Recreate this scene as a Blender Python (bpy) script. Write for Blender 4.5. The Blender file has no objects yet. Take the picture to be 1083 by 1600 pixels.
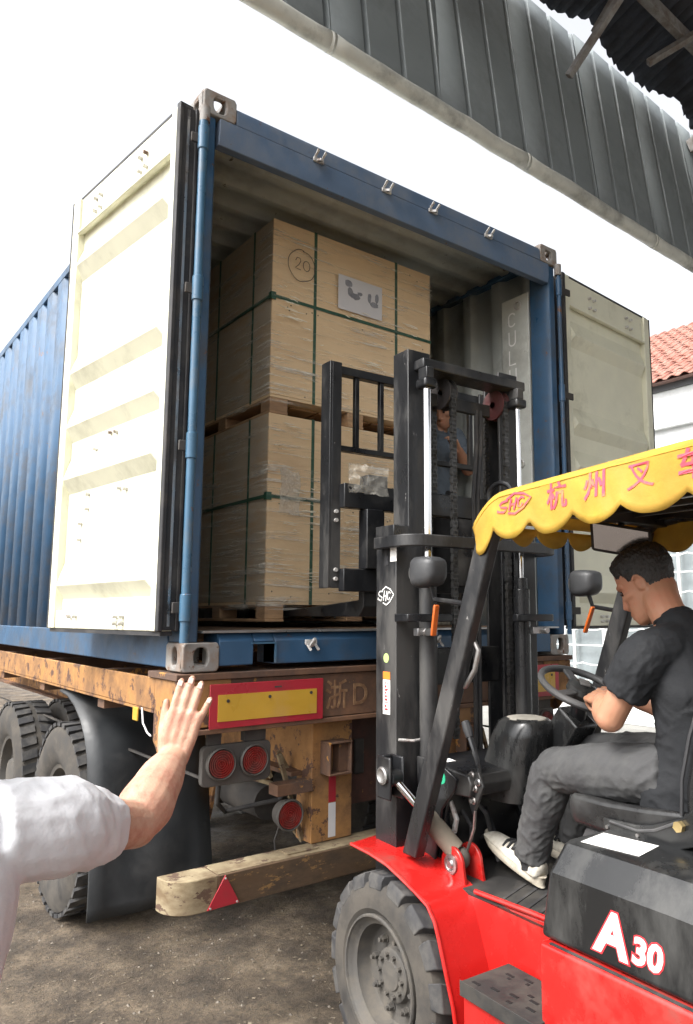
import bpy, bmesh, math, random
from mathutils import Vector, Matrix, noise
random.seed(7)
C = bpy.context.scene.collection
S = bpy.context.scene
R = math.radians
ZB = 1.43          # underside of the container above the ground

# ---------------------------------------------------------------- camera, sky, sun, exposure
cd = bpy.data.cameras.new('camera'); cam = bpy.data.objects.new('camera', cd); C.objects.link(cam)
yaw, pitch, roll = R(38.35), R(7.9), R(-0.06)
fw = Vector((math.sin(yaw) * math.cos(pitch), math.cos(yaw) * math.cos(pitch), math.sin(pitch)))
rt = Vector((math.cos(yaw), -math.sin(yaw), 0)); up = rt.cross(fw)
r2 = math.cos(roll) * rt - math.sin(roll) * up; u2 = r2.cross(fw)
M4 = Matrix((r2, u2, -fw)).transposed().to_4x4(); M4.translation = (-1.244, -2.927, 0.231 + ZB)
cam.matrix_world = M4
cd.sensor_fit = 'VERTICAL'; cd.sensor_height = 36.0; cd.lens = 1163.7 / 1600 * 36
cd.shift_x = -69.5 / 1600; cd.clip_start = 0.02; cd.clip_end = 2000
S.camera = cam

SUN_EL, SUN_AZ = R(50), R(-87)      # azimuth from +Y toward +X: the light comes from the open left side
w = bpy.data.worlds.new('World'); S.world = w; w.use_nodes = True
nt = w.node_tree; nt.nodes.clear()
sky = nt.nodes.new('ShaderNodeTexSky'); sky.sky_type = 'NISHITA'; sky.sun_disc = False
sky.sun_elevation = SUN_EL; sky.sun_rotation = SUN_AZ; sky.air_density = 1.0; sky.dust_density = 6.0; sky.ozone_density = 1.0
hs = nt.nodes.new('ShaderNodeHueSaturation'); hs.inputs['Saturation'].default_value = 0.15
bg = nt.nodes.new('ShaderNodeBackground'); bg.inputs['Strength'].default_value = 0.15
wo = nt.nodes.new('ShaderNodeOutputWorld')
nt.links.new(sky.outputs[0], hs.inputs['Color']); nt.links.new(hs.outputs[0], bg.inputs[0]); nt.links.new(bg.outputs[0], wo.inputs[0])
sd = bpy.data.lights.new('sun', 'SUN'); sun = bpy.data.objects.new('sun', sd); C.objects.link(sun)
sd.energy = 0.8; sd.angle = R(14); sd.color = (1.0, 0.96, 0.9)
sdir = Vector((math.sin(SUN_AZ) * math.cos(SUN_EL), math.cos(SUN_AZ) * math.cos(SUN_EL), math.sin(SUN_EL)))
sun.rotation_euler = sdir.to_track_quat('Z', 'Y').to_euler()
S.view_settings.view_transform = 'Standard'; S.view_settings.look = 'None'
S.view_settings.exposure = 1.6; S.view_settings.gamma = 1.0; S.view_settings.use_curve_mapping = False

# ---------------------------------------------------------------- helpers
OFFS = {}
def tag(o, label=None, cat=None, group=None, kind=None):
    if label: o['label'] = label
    if cat: o['category'] = cat
    if group: o['group'] = group
    if kind: o['kind'] = kind
    return o
def thing(name, label, cat, base=(0, 0, 0), frame=None, group=None):
    """Empty at the thing's base; its parts are given in the frame's coordinates and stored relative to the base."""
    o = bpy.data.objects.new(name, None); C.objects.link(o); o.empty_display_size = 0.2
    b = Vector(base)
    if frame is None: o.location = b
    else:
        o.location = frame[0] + Matrix.Rotation(frame[1], 3, 'Z') @ b; o.rotation_euler = (0, 0, frame[1])
    OFFS[o.name] = b
    return tag(o, label, cat, group)
def off(p):
    v = Vector((0, 0, 0))
    while p is not None:
        v = v + OFFS.get(p.name, Vector((0, 0, 0))); p = p.parent
    return v
class MB:
    def __init__(s): s.bm = bmesh.new()
    def poly(s, pts, faces):
        vs = [s.bm.verts.new(p) for p in pts]
        for f in faces:
            try: s.bm.faces.new([vs[i] for i in f])
            except ValueError: pass
        return s
    def box(s, a, b):
        (x0, y0, z0), (x1, y1, z1) = [min(p, q) for p, q in zip(a, b)], [max(p, q) for p, q in zip(a, b)]
        return s.poly([(x0, y0, z0), (x1, y0, z0), (x1, y1, z0), (x0, y1, z0), (x0, y0, z1), (x1, y0, z1), (x1, y1, z1), (x0, y1, z1)],
                      [(0, 3, 2, 1), (4, 5, 6, 7), (0, 1, 5, 4), (1, 2, 6, 5), (2, 3, 7, 6), (3, 0, 4, 7)])
    def obox(s, c, u, v, n, hu, hv, hn):
        c, u, v, n = Vector(c), Vector(u).normalized(), Vector(v).normalized(), Vector(n).normalized()
        P = [c + u * a * hu + v * b * hv + n * d * hn for d in (-1, 1) for a, b in ((-1, -1), (1, -1), (1, 1), (-1, 1))]
        return s.poly(P, [(0, 3, 2, 1), (4, 5, 6, 7), (0, 1, 5, 4), (1, 2, 6, 5), (2, 3, 7, 6), (3, 0, 4, 7)])
    def bar(s, p, q, wx, wy, side=(1, 0, 0)):
        p, q = Vector(p), Vector(q); d = (q - p).normalized(); u = Vector(side); u = (u - d * u.dot(d)).normalized(); v = d.cross(u)
        return s.obox((p + q) / 2, u, v, d, wx / 2, wy / 2, (q - p).length / 2)
    def prism(s, pts, vec):
        n = len(pts); vec = Vector(vec); P = [Vector(p) for p in pts] + [Vector(p) + vec for p in pts]
        return s.poly(P, [tuple(range(n - 1, -1, -1)), tuple(range(n, 2 * n))] + [(i, (i + 1) % n, n + (i + 1) % n, n + i) for i in range(n)])
    def rings(s, rings, closed=True, caps=True):
        V = [[s.bm.verts.new(p) for p in r] for r in rings]; n = len(V[0])
        for a, b in zip(V, V[1:]):
            for i in range(n if closed else n - 1):
                s.bm.faces.new((a[i], a[(i + 1) % n], b[(i + 1) % n], b[i]))
        if caps and closed:
            s.bm.faces.new(V[0][::-1]); s.bm.faces.new(V[-1])
        return s
    def cyl(s, p, q, r, r1=None, n=20):
        p, q = Vector(p), Vector(q); d = (q - p).normalized(); r1 = r if r1 is None else r1
        u = d.orthogonal().normalized(); v = d.cross(u)
        ring = lambda c, rr: [c + (u * math.cos(2 * math.pi * i / n) + v * math.sin(2 * math.pi * i / n)) * rr for i in range(n)]
        return s.rings([ring(p, r), ring(q, r1)])
    def tube(s, pts, r, n=10):
        pts = [Vector(p) for p in pts]; rr = []; u = None
        for i, p in enumerate(pts):
            d = (pts[min(i + 1, len(pts) - 1)] - pts[max(i - 1, 0)]).normalized()
            u = d.orthogonal().normalized() if u is None else (u - d * u.dot(d)).normalized()
            v = d.cross(u); k = r[i] if isinstance(r, (list, tuple)) else r
            rr.append([p + (u * math.cos(2 * math.pi * j / n) + v * math.sin(2 * math.pi * j / n)) * k for j in range(n)])
        return s.rings(rr)
    def lathe(s, c, axis, prof, n=40, caps=False):
        """prof: (distance along axis, radius)"""
        c, d = Vector(c), Vector(axis).normalized(); u = d.orthogonal().normalized(); v = d.cross(u)
        return s.rings([[c + d * h + (u * math.cos(2 * math.pi * i / n) + v * math.sin(2 * math.pi * i / n)) * r for i in range(n)] for h, r in prof], caps=caps)
    def ball(s, c, rx, ry=None, rz=None, n=14):
        ry = ry or rx; rz = rz or rx; c = Vector(c)
        rr = []
        for k in range(1, n // 2 + 1):
            t = math.pi * k / (n // 2 + 1)
            rr.append([c + Vector((rx * math.sin(t) * math.cos(2 * math.pi * i / n), ry * math.sin(t) * math.sin(2 * math.pi * i / n), -rz * math.cos(t))) for i in range(n)])
        return s.rings(rr)
    def holed(s, c, u, v, hu, hv, ru, rv, t, n=32):
        """plate centred at c spanned by u, v (half sizes hu, hv) with an oval hole, thickness t along u x v"""
        c, u, v = Vector(c), Vector(u), Vector(v); nn = u.cross(v).normalized() * t
        out, inn = [], []
        for i in range(n):
            a = 2 * math.pi * (i + .5) / n; ca, sa = math.cos(a), math.sin(a)
            k = min(hu / abs(ca) if abs(ca) > 1e-6 else 9, hv / abs(sa) if abs(sa) > 1e-6 else 9)
            out.append(c + u * ca * k + v * sa * k)
            e = lambda z: math.copysign(abs(z) ** .8, z)
            inn.append(c + u * e(ca) * ru + v * e(sa) * rv)
        V = [[s.bm.verts.new(p) for p in r] for r in (out, inn, [p - nn for p in inn], [p - nn for p in out])]
        for a, b in zip(V, V[1:] + V[:1]):
            for i in range(n): s.bm.faces.new((a[i], a[(i + 1) % n], b[(i + 1) % n], b[i]))
        return s
    def stroke(s, pts, w, n, h=0.0015):
        """flat ribbon along a polyline, on a surface with normal n"""
        n = Vector(n).normalized(); pts = [Vector(p) for p in pts]; L, Rr = [], []
        for i, p in enumerate(pts):
            d = (pts[min(i + 1, len(pts) - 1)] - pts[max(i - 1, 0)]).normalized(); q = n.cross(d).normalized() * w / 2
            L.append(p + q + n * h); Rr.append(p - q + n * h)
        return s.rings([[a, b] for a, b in zip(L, Rr)], closed=False, caps=False)
    def build(s, name, m, parent=None, bevel=0.0, smooth=32, seg=2, shift=True, recalc=True):
        if recalc: bmesh.ops.recalc_face_normals(s.bm, faces=s.bm.faces)
        o_ = off(parent) if shift and parent is not None else Vector((0, 0, 0))
        if o_.length > 0: bmesh.ops.translate(s.bm, verts=s.bm.verts, vec=-o_)
        me = bpy.data.meshes.new(name); s.bm.to_mesh(me); s.bm.free()
        me.shade_smooth(); me.set_sharp_from_angle(angle=R(smooth))
        o = bpy.data.objects.new(name, me); C.objects.link(o); o.parent = parent
        for k in (m if isinstance(m, list) else [m]): me.materials.append(k)
        if bevel:
            b = o.modifiers.new('bevel', 'BEVEL'); b.width = bevel; b.segments = seg; b.limit_method = 'ANGLE'; b.angle_limit = R(38); b.harden_normals = False
        return o
def inst(src, name, parent, loc=(0, 0, 0), rot=None):
    o = src.copy(); o.name = name; C.objects.link(o); o.parent = parent; o.location = loc
    if rot: o.rotation_euler = rot
    return o
def solidify(o, t, offset=0):
    m = o.modifiers.new('thick', 'SOLIDIFY'); m.thickness = t; m.offset = offset; return o

# ---------------------------------------------------------------- materials (all from world-space noise)
def mat(name, col, rough=.5, metal=0., var=.12, sc=7., bdist=.004, dirt=None, dirt_amt=.3, dirt_sc=3., bump=.15, bsc=90., stretch=(1, 1, 1), spec=.5, coat=0., rvar=.15, chips=None, chip_amt=.12, chip_sc=14.):
    m = bpy.data.materials.new(name); m.use_nodes = True; t = m.node_tree; L = t.links; N = t.nodes
    b = N['Principled BSDF']
    g = N.new('ShaderNodeNewGeometry'); mp = N.new('ShaderNodeMapping'); mp.inputs['Scale'].default_value = stretch
    L.new(g.outputs['Position'], mp.inputs['Vector'])
    def nz(scale, det=6, ro=.6):
        n = N.new('ShaderNodeTexNoise'); n.inputs['Scale'].default_value = scale; n.inputs['Detail'].default_value = det; n.inputs['Roughness'].default_value = ro
        L.new(mp.outputs[0], n.inputs['Vector']); return n.outputs['Fac']
    def ramp(f, a, c, lo=0., hi=1.):
        r = N.new('ShaderNodeMapRange'); r.inputs[1].default_value = a; r.inputs[2].default_value = c; r.inputs[3].default_value = lo; r.inputs[4].default_value = hi
        L.new(f, r.inputs[0]); return r.outputs[0]
    def mix(f, a, c):
        x = N.new('ShaderNodeMix'); x.data_type = 'RGBA'; L.new(f, x.inputs[0])
        for i, q in ((6, a), (7, c)):
            if isinstance(q, (tuple, list)): x.inputs[i].default_value = (*q[:3], 1)
            else: L.new(q, x.inputs[i])
        return x.outputs[2]
    c = tuple(col)
    n1 = nz(sc)
    cur = mix(ramp(n1, .3, .7), tuple(q * (1 - var) for q in c), tuple(min(1, q * (1 + var)) for q in c))
    rf = ramp(n1, .3, .7, max(.02, rough - rvar), min(1, rough + rvar))
    if dirt:
        f = ramp(nz(dirt_sc, 9, .68), .62 - dirt_amt * .45, .72 - dirt_amt * .2, 0, .9)
        cur = mix(f, cur, dirt)
        add = N.new('ShaderNodeMath'); add.operation = 'MULTIPLY_ADD'; L.new(f, add.inputs[0]); add.inputs[1].default_value = .3; L.new(rf, add.inputs[2]); add.use_clamp = True
        rf = add.outputs[0]
    if chips:
        f = ramp(nz(chip_sc, 10, .72), .66 - chip_amt * .5, .68 - chip_amt * .5)
        cur = mix(f, cur, chips)
    L.new(cur, b.inputs['Base Color']); L.new(rf, b.inputs['Roughness'])
    b.inputs['Metallic'].default_value = metal; b.inputs['Specular IOR Level'].default_value = spec; b.inputs['Coat Weight'].default_value = coat
    if bump:
        bp = N.new('ShaderNodeBump'); bp.inputs['Strength'].default_value = bump; bp.inputs['Distance'].default_value = bdist
        L.new(nz(bsc, 5), bp.inputs['Height']); L.new(bp.outputs[0], b.inputs['Normal'])
    m.diffuse_color = (*c, 1)
    return m
rust = (.12, .055, .03)
dust = (.22, .19, .155)
K = dict(
    slot=mat('dark_slot', (.004, .004, .004), .9, bump=0),
    chain=mat('oily_chain_steel', (.10, .10, .10), .35, metal=.7, dirt=(.04, .037, .033), dirt_amt=.4, dirt_sc=20),
    blue=mat('container_blue_paint', (.030, .082, .158), .42, dirt=(.06, .07, .085), dirt_amt=.32, chips=rust, chip_amt=.05, chip_sc=9),
    blue2=mat('hinge_blue_paint', (.045, .115, .19), .33, dirt=(.12, .13, .14), dirt_amt=.25, chips=rust, chip_amt=.06),
    cast=mat('casting_rusty_steel', (.25, .24, .225), .6, dirt=(.22, .13, .08), dirt_amt=.35, dirt_sc=9, chips=rust, chip_amt=.12),
    header=mat('hazy_dusty_blue_paint', (.085, .13, .205), .5, dirt=(.16, .18, .21), dirt_amt=.4, dirt_sc=2.5, chips=rust, chip_amt=.03, chip_sc=12),  # dusty blue, greyed further to paint in the haze over the header
    cream=mat('door_cream_paint', (.70, .69, .55), .45, var=.05, dirt=(.5, .49, .38), dirt_amt=.25, dirt_sc=2.5, bump=.05, bsc=30),
    inside=mat('inside_grey_paint', (.56, .58, .54), .55, var=.08, dirt=(.36, .36, .33), dirt_amt=.3, dirt_sc=2.2, chips=(.12, .1, .08), chip_amt=.01),
    rubber=mat('black_rubber', (.022, .022, .024), .65, dirt=(.07, .065, .06), dirt_amt=.35, dirt_sc=6),
    steel=mat('bare_steel', (.42, .42, .42), .35, metal=.9, dirt=(.16, .12, .09), dirt_amt=.3),
    chrome=mat('chrome_rod', (.75, .75, .76), .12, metal=1., var=.04, bump=0, rvar=.05),
    zinc=mat('pale_clip_metal', (.55, .54, .52), .5, metal=.4, dirt=rust, dirt_amt=.2, dirt_sc=20),
    orange=mat('trailer_yellow_paint', (.46, .225, .065), .6, var=.25, sc=4, dirt=(.15, .08, .04), dirt_amt=.62, dirt_sc=4, chips=(.09, .045, .03), chip_amt=.22, chip_sc=10),
    rustbeam=mat('trailer_rusty_paint', (.17, .085, .045), .7, var=.3, dirt=(.075, .05, .04), dirt_amt=.55, dirt_sc=4, chips=(.42, .2, .05), chip_amt=.1, chip_sc=8),
    bumper=mat('bumper_yellowed_white', (.32, .265, .165), .7, var=.15, dirt=(.13, .085, .045), dirt_amt=.62, dirt_sc=5, chips=(.10, .06, .04), chip_amt=.2, chip_sc=11, stretch=(1, 1, 2)),
    dark=mat('dirty_chassis_steel', (.035, .032, .03), .75, dirt=(.09, .08, .07), dirt_amt=.4),
    plate_red=mat('reflector_red', (.38, .022, .035), .35, var=.08, dirt=(.25, .04, .04), dirt_amt=.25, bump=.3, bsc=400),
    plate_yel=mat('reflector_yellow', (.52, .31, .035), .35, var=.06, dirt=(.5, .3, .08), dirt_amt=.25, bump=.3, bsc=400),
    lens=mat('lamp_red_lens', (.25, .026, .022), .3, var=.1, dirt=(.12, .05, .04), dirt_amt=.4, dirt_sc=14),
    lamp=mat('lamp_grey_housing', (.06, .056, .052), .6, dirt=(.10, .088, .075), dirt_amt=.4),
    flap=mat('mudflap_rubber', (.022, .0245, .027), .5, var=.2, sc=3, dirt=(.05, .05, .05), dirt_amt=.4, dirt_sc=2.5, bump=.2, bsc=40),
    tyre=mat('tyre_dusty_rubber', (.032, .030, .028), .85, var=.2, dirt=(.075, .066, .055), dirt_amt=.55, dirt_sc=7, bump=.25),
    tread=mat('tread_rubber', (.028, .028, .03), .7, var=.2, dirt=(.09, .085, .078), dirt_amt=.4, dirt_sc=9, bump=.2),
    hub=mat('hub_dusty_grey', (.06, .056, .051), .7, var=.15, dirt=(.11, .097, .08), dirt_amt=.4, dirt_sc=8, chips=(.06, .055, .05), chip_amt=.08),
    red=mat('forklift_red_paint', (.44, .014, .012), .25, var=.1, dirt=(.27, .05, .04), dirt_amt=.2, dirt_sc=3, coat=.25, bump=.05, bsc=60, spec=.5, chips=(.10, .03, .025), chip_amt=-.06, chip_sc=22),
    black=mat('forklift_black_paint', (.010, .0105, .012), .36, var=.2, dirt=(.04, .038, .035), dirt_amt=.25, dirt_sc=4, bump=.06, chips=(.2, .19, .18), chip_amt=-.05, chip_sc=20),
    mastgrey=mat('mast_worn_paint', (.017, .0175, .019), .36, var=.3, sc=5, dirt=(.065, .062, .058), dirt_amt=.32, dirt_sc=5, stretch=(1, 1, .35), chips=(.28, .27, .26), chip_amt=.0, chip_sc=25),
    hood=mat('hood_black_plastic', (.012, .0125, .013), .24, rvar=.07, var=.15, sc=3, dirt=(.05, .05, .048), dirt_amt=.3, dirt_sc=5, stretch=(1, 1, .4), bump=.08, bsc=260),
    floorplate=mat('floor_rubber_mat', (.02, .019, .018), .75, dirt=(.055, .048, .04), dirt_amt=.35, dirt_sc=6),
    vinyl=mat('seat_black_vinyl', (.012, .012, .0125), .3, var=.2, dirt=(.035, .035, .034), dirt_amt=.25, bump=.2, bsc=45),
    plastic=mat('grey_lamp_plastic', (.04, .041, .043), .45, dirt=(.085, .082, .08), dirt_amt=.3),
    cowl=mat('cowl_grey_dusty', (.30, .28, .24), .7, dirt=(.2, .19, .17), dirt_amt=.4),
    yellow=mat('canopy_yellow_fabric', (.58, .375, .05), .6, var=.14, sc=6, dirt=(.47, .28, .045), dirt_amt=.4, dirt_sc=2.6, bump=.35, bsc=55, bdist=.004),
    printred=mat('canopy_red_print', (.62, .07, .11), .7, var=.15, dirt=(.7, .25, .08), dirt_amt=.25, dirt_sc=18),
    white=mat('white_decal', (.78, .77, .74), .5, var=.04, dirt=(.6, .57, .5), dirt_amt=.2),
    decalred=mat('decal_red', (.6, .03, .04), .4, var=.05),
    green=mat('sticker_green', (.03, .42, .22), .45, var=.05), lime=mat('sticker_lime', (.45, .6, .2), .5, var=.05),
    amber=mat('amber_marker', (.48, .10, .015), .3, var=.05),
    paper=mat('label_paper', (.62, .6, .6), .7, var=.04, bump=.05), ink=mat('grey_ink', (.24, .24, .26), .8, var=.25, sc=40),
    pencil=mat('marker_line', (.07, .055, .045), .8), faint=mat('faint_pencil', (.50, .50, .42), .8),
    strap=mat('green_strap', (.03, .09, .055), .4, var=.25, sc=30),
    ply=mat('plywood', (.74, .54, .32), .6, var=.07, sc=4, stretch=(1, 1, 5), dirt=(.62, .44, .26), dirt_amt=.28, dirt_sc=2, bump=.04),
    plyside_shaded=mat('plywood_shaded_side', (.46, .38, .28), .65, var=.08, sc=4, stretch=(1, 1, 4), dirt=(.46, .32, .19), dirt_amt=.3, dirt_sc=3, bump=.06),  # darker and greyer than the front: the side's shade is painted in
    wood=mat('pallet_wood', (.42, .26, .14), .7, var=.25, sc=8, stretch=(1, 1, 4), dirt=(.25, .15, .09), dirt_amt=.35),
    sheet=mat('grey_roof_sheet', (.20, .225, .232), .65, var=.06, sc=3, dirt=(.15, .165, .17), dirt_amt=.35, dirt_sc=1.5, bump=.05, bsc=20),
    gutter=mat('gutter_pale_sheet', (.52, .52, .47), .5, var=.12, dirt=(.22, .22, .2), dirt_amt=.3, dirt_sc=3, bump=.4, bsc=9),
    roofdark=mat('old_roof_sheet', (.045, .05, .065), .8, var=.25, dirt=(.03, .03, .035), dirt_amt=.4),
    truss=mat('truss_painted_steel', (.22, .215, .21), .6, dirt=(.12, .09, .07), dirt_amt=.4, dirt_sc=8),
    wall=mat('rendered_white_wall', (.74, .76, .76), .8, var=.05, sc=2, dirt=(.55, .56, .55), dirt_amt=.3, dirt_sc=1.2),
    tile=mat('terracotta_tile', (.29, .11, .08), .8, var=.35, sc=14, dirt=(.34, .21, .17), dirt_amt=.45, dirt_sc=6),
    frame=mat('white_window_bar', (.8, .8, .78), .5, var=.04), pane=mat('grey_window_pane', (.22, .25, .26), .12, var=.25, sc=1.5, bump=0, spec=.7),
    skin=mat('skin', (.50, .295, .205), .5, var=.06, sc=20, dirt=(.42, .19, .13), dirt_amt=.4, dirt_sc=22, bump=.4, bsc=120),
    skin2=mat('skin_tanned', (.40, .20, .12), .5, var=.07, sc=18, dirt=(.42, .18, .11), dirt_amt=.35, dirt_sc=9, bump=.12, bsc=220),
    hair=mat('black_hair', (.017, .016, .0155), .45, var=.5, sc=90, bump=.9, bsc=260, stretch=(1, 1, .3)),
    tee=mat('black_cotton', (.017, .018, .020), .85, var=.15, sc=9, bump=.45, bsc=13, bdist=.014, spec=.25),
    jean=mat('grey_denim', (.058, .058, .059), .85, var=.18, sc=10, dirt=(.082, .082, .08), dirt_amt=.35, dirt_sc=7, bump=.4, bsc=17, bdist=.010, spec=.25),
    shirt=mat('white_cotton', (.62, .62, .64), .85, var=.03, sc=6, bump=.4, bsc=11, bdist=.014, spec=.2),
    work=mat('grey_blue_cotton', (.12, .145, .175), .85, var=.12, sc=8, bump=.2, bsc=30, spec=.2),
    shoe=mat('white_sneaker', (.58, .55, .48), .6, var=.1, dirt=(.36, .32, .25), dirt_amt=.4, dirt_sc=14),
    sole=mat('sneaker_sole', (.52, .47, .38), .7, var=.12, dirt=(.3, .26, .2), dirt_amt=.4, dirt_sc=16),
    lace=mat('black_lace', (.015, .015, .016), .8), eye=mat('eye_dark', (.03, .02, .018), .2),
)
# the canopy cloth lets some light through
t_ = K['yellow'].node_tree; pb = t_.nodes['Principled BSDF']; tl_ = t_.nodes.new('ShaderNodeBsdfTranslucent'); mx_ = t_.nodes.new('ShaderNodeMixShader'); mx_.inputs[0].default_value = .28
t_.links.new(pb.inputs['Base Color'].links[0].from_socket, tl_.inputs['Color']); t_.links.new(pb.outputs[0], mx_.inputs[1]); t_.links.new(tl_.outputs[0], mx_.inputs[2]); t_.links.new(mx_.outputs[0], t_.nodes['Material Output'].inputs[0])
# mirror glass and clear film
def simple(name, col, rough, metal):
    m = bpy.data.materials.new(name); m.use_nodes = True; b = m.node_tree.nodes['Principled BSDF']
    b.inputs['Base Color'].default_value = (*col, 1); b.inputs['Roughness'].default_value = rough; b.inputs['Metallic'].default_value = metal; return m
K['mirror'] = simple('mirror_glass', (.36, .34, .34), .1, 1.)
for k_ in ('skin', 'skin2'):
    b_ = K[k_].node_tree.nodes['Principled BSDF']; b_.inputs['Subsurface Weight'].default_value = .12; b_.inputs['Subsurface Radius'].default_value = (.012, .005, .003); b_.inputs['Subsurface Scale'].default_value = 1.0
def film(name, amt, stretch, milky=.03, patch=.12):
    m = bpy.data.materials.new(name); m.use_nodes = True; t = m.node_tree; N, L = t.nodes, t.links
    N.remove(N['Principled BSDF']); out = N['Material Output']
    g = N.new('ShaderNodeNewGeometry'); mp = N.new('ShaderNodeMapping'); mp.inputs['Scale'].default_value = stretch; L.new(g.outputs['Position'], mp.inputs[0])
    n = N.new('ShaderNodeTexNoise'); n.inputs['Scale'].default_value = 1; n.inputs['Detail'].default_value = 6; n.inputs['Roughness'].default_value = .65; L.new(mp.outputs[0], n.inputs['Vector'])
    r = N.new('ShaderNodeMapRange'); r.inputs[1].default_value = .52; r.inputs[2].default_value = .68; r.inputs[3].default_value = milky; r.inputs[4].default_value = amt; L.new(n.outputs['Fac'], r.inputs[0])
    n2 = N.new('ShaderNodeTexNoise'); n2.inputs['Scale'].default_value = 3.4; n2.inputs['Detail'].default_value = 3; L.new(g.outputs['Position'], n2.inputs['Vector'])
    r2_ = N.new('ShaderNodeMapRange'); r2_.inputs[1].default_value = .42; r2_.inputs[2].default_value = .56; r2_.inputs[3].default_value = patch; L.new(n2.outputs['Fac'], r2_.inputs[0])
    ml = N.new('ShaderNodeMath'); ml.operation = 'MULTIPLY'; L.new(r.outputs[0], ml.inputs[0]); L.new(r2_.outputs[0], ml.inputs[1])
    bp = N.new('ShaderNodeBump'); bp.inputs['Strength'].default_value = 1.0; bp.inputs['Distance'].default_value = .03; L.new(n.outputs['Fac'], bp.inputs['Height'])
    tr = N.new('ShaderNodeBsdfTransparent'); gl = N.new('ShaderNodeBsdfPrincipled'); gl.inputs['Base Color'].default_value = (.9, .86, .76, 1); gl.inputs['Roughness'].default_value = .09; gl.inputs['Specular IOR Level'].default_value = .9; L.new(bp.outputs[0], gl.inputs['Normal'])
    mx = N.new('ShaderNodeMixShader'); L.new(ml.outputs[0], mx.inputs[0]); L.new(tr.outputs[0], mx.inputs[1]); L.new(gl.outputs[0], mx.inputs[2]); L.new(mx.outputs[0], out.inputs[0])
    return m
K['fold_glint'] = simple('film_fold', (.92, .86, .72), .3, 0.)
K['film'] = film('stretch_film', .9, (2.0, 2.0, 44), .03, .25)  # pale noise streaks put the film's glints into its colour
K['bag'] = film('crumpled_plastic', .7, (9, 9, 9), .3, .7)

def text_mesh(txt, size, mapfn, name, m, parent, bold=0.0, shear=0.0, sub=2, thick=0.0015, align='LEFT'):
    """lettering turned into a thin mesh and laid on a surface by mapfn(x, y, depth)"""
    cu = bpy.data.curves.new('lettering', 'FONT'); cu.body = txt; cu.size = size; cu.extrude = thick; cu.offset = bold; cu.shear = shear; cu.align_x = align; cu.resolution_u = 3
    o = bpy.data.objects.new('lettering', cu); C.objects.link(o)
    dg = bpy.context.evaluated_depsgraph_get(); me = bpy.data.meshes.new_from_object(o.evaluated_get(dg))
    bpy.data.objects.remove(o); bpy.data.curves.remove(cu)
    b = MB(); b.bm.from_mesh(me); bpy.data.meshes.remove(me)
    if sub: bmesh.ops.subdivide_edges(b.bm, edges=[e for e in b.bm.edges if e.calc_length() > size * .12], cuts=sub)
    for v in b.bm.verts: v.co = mapfn(v.co.x, v.co.y, v.co.z)
    bmesh.ops.triangulate(b.bm, faces=b.bm.faces)
    return b.build(name, m, parent, smooth=40)

# ================================================================ SETTING: ground
def ground_h(x, y):
    near = max(0., 1 - max(0, math.hypot(x - .3, y - .2) - 4) / 6)
    v = Vector((x, y, 0))
    return near * (.010 * noise.noise(v * 1.7) + .006 * noise.noise(v * 5) + .005 * noise.noise(v * 14) + .003 * noise.noise(v * 31)) - .008
def axis_pts(lo, hi, fine, far):
    p = [lo + i * fine for i in range(int((hi - lo) / fine) + 1)]; st = fine; x = p[-1]; r_ = []
    while x < far: st *= 1.45; x += st; r_.append(x)
    st = fine; x = p[0]; l_ = []
    while x > -far: st *= 1.45; x -= st; l_.append(x)
    return l_[::-1] + p + r_
gx, gy = axis_pts(-1.4, 2.6, .022, 900), axis_pts(-1.6, 3.0, .022, 900)
b = MB(); V = [[b.bm.verts.new((x, y, ground_h(x, y))) for x in gx] for y in gy]
for j in range(len(gy) - 1):
    for i in range(len(gx) - 1): b.bm.faces.new((V[j][i], V[j][i + 1], V[j + 1][i + 1], V[j + 1][i]))
gm = bpy.data.materials.new('muddy_concrete'); gm.use_nodes = True
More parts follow.
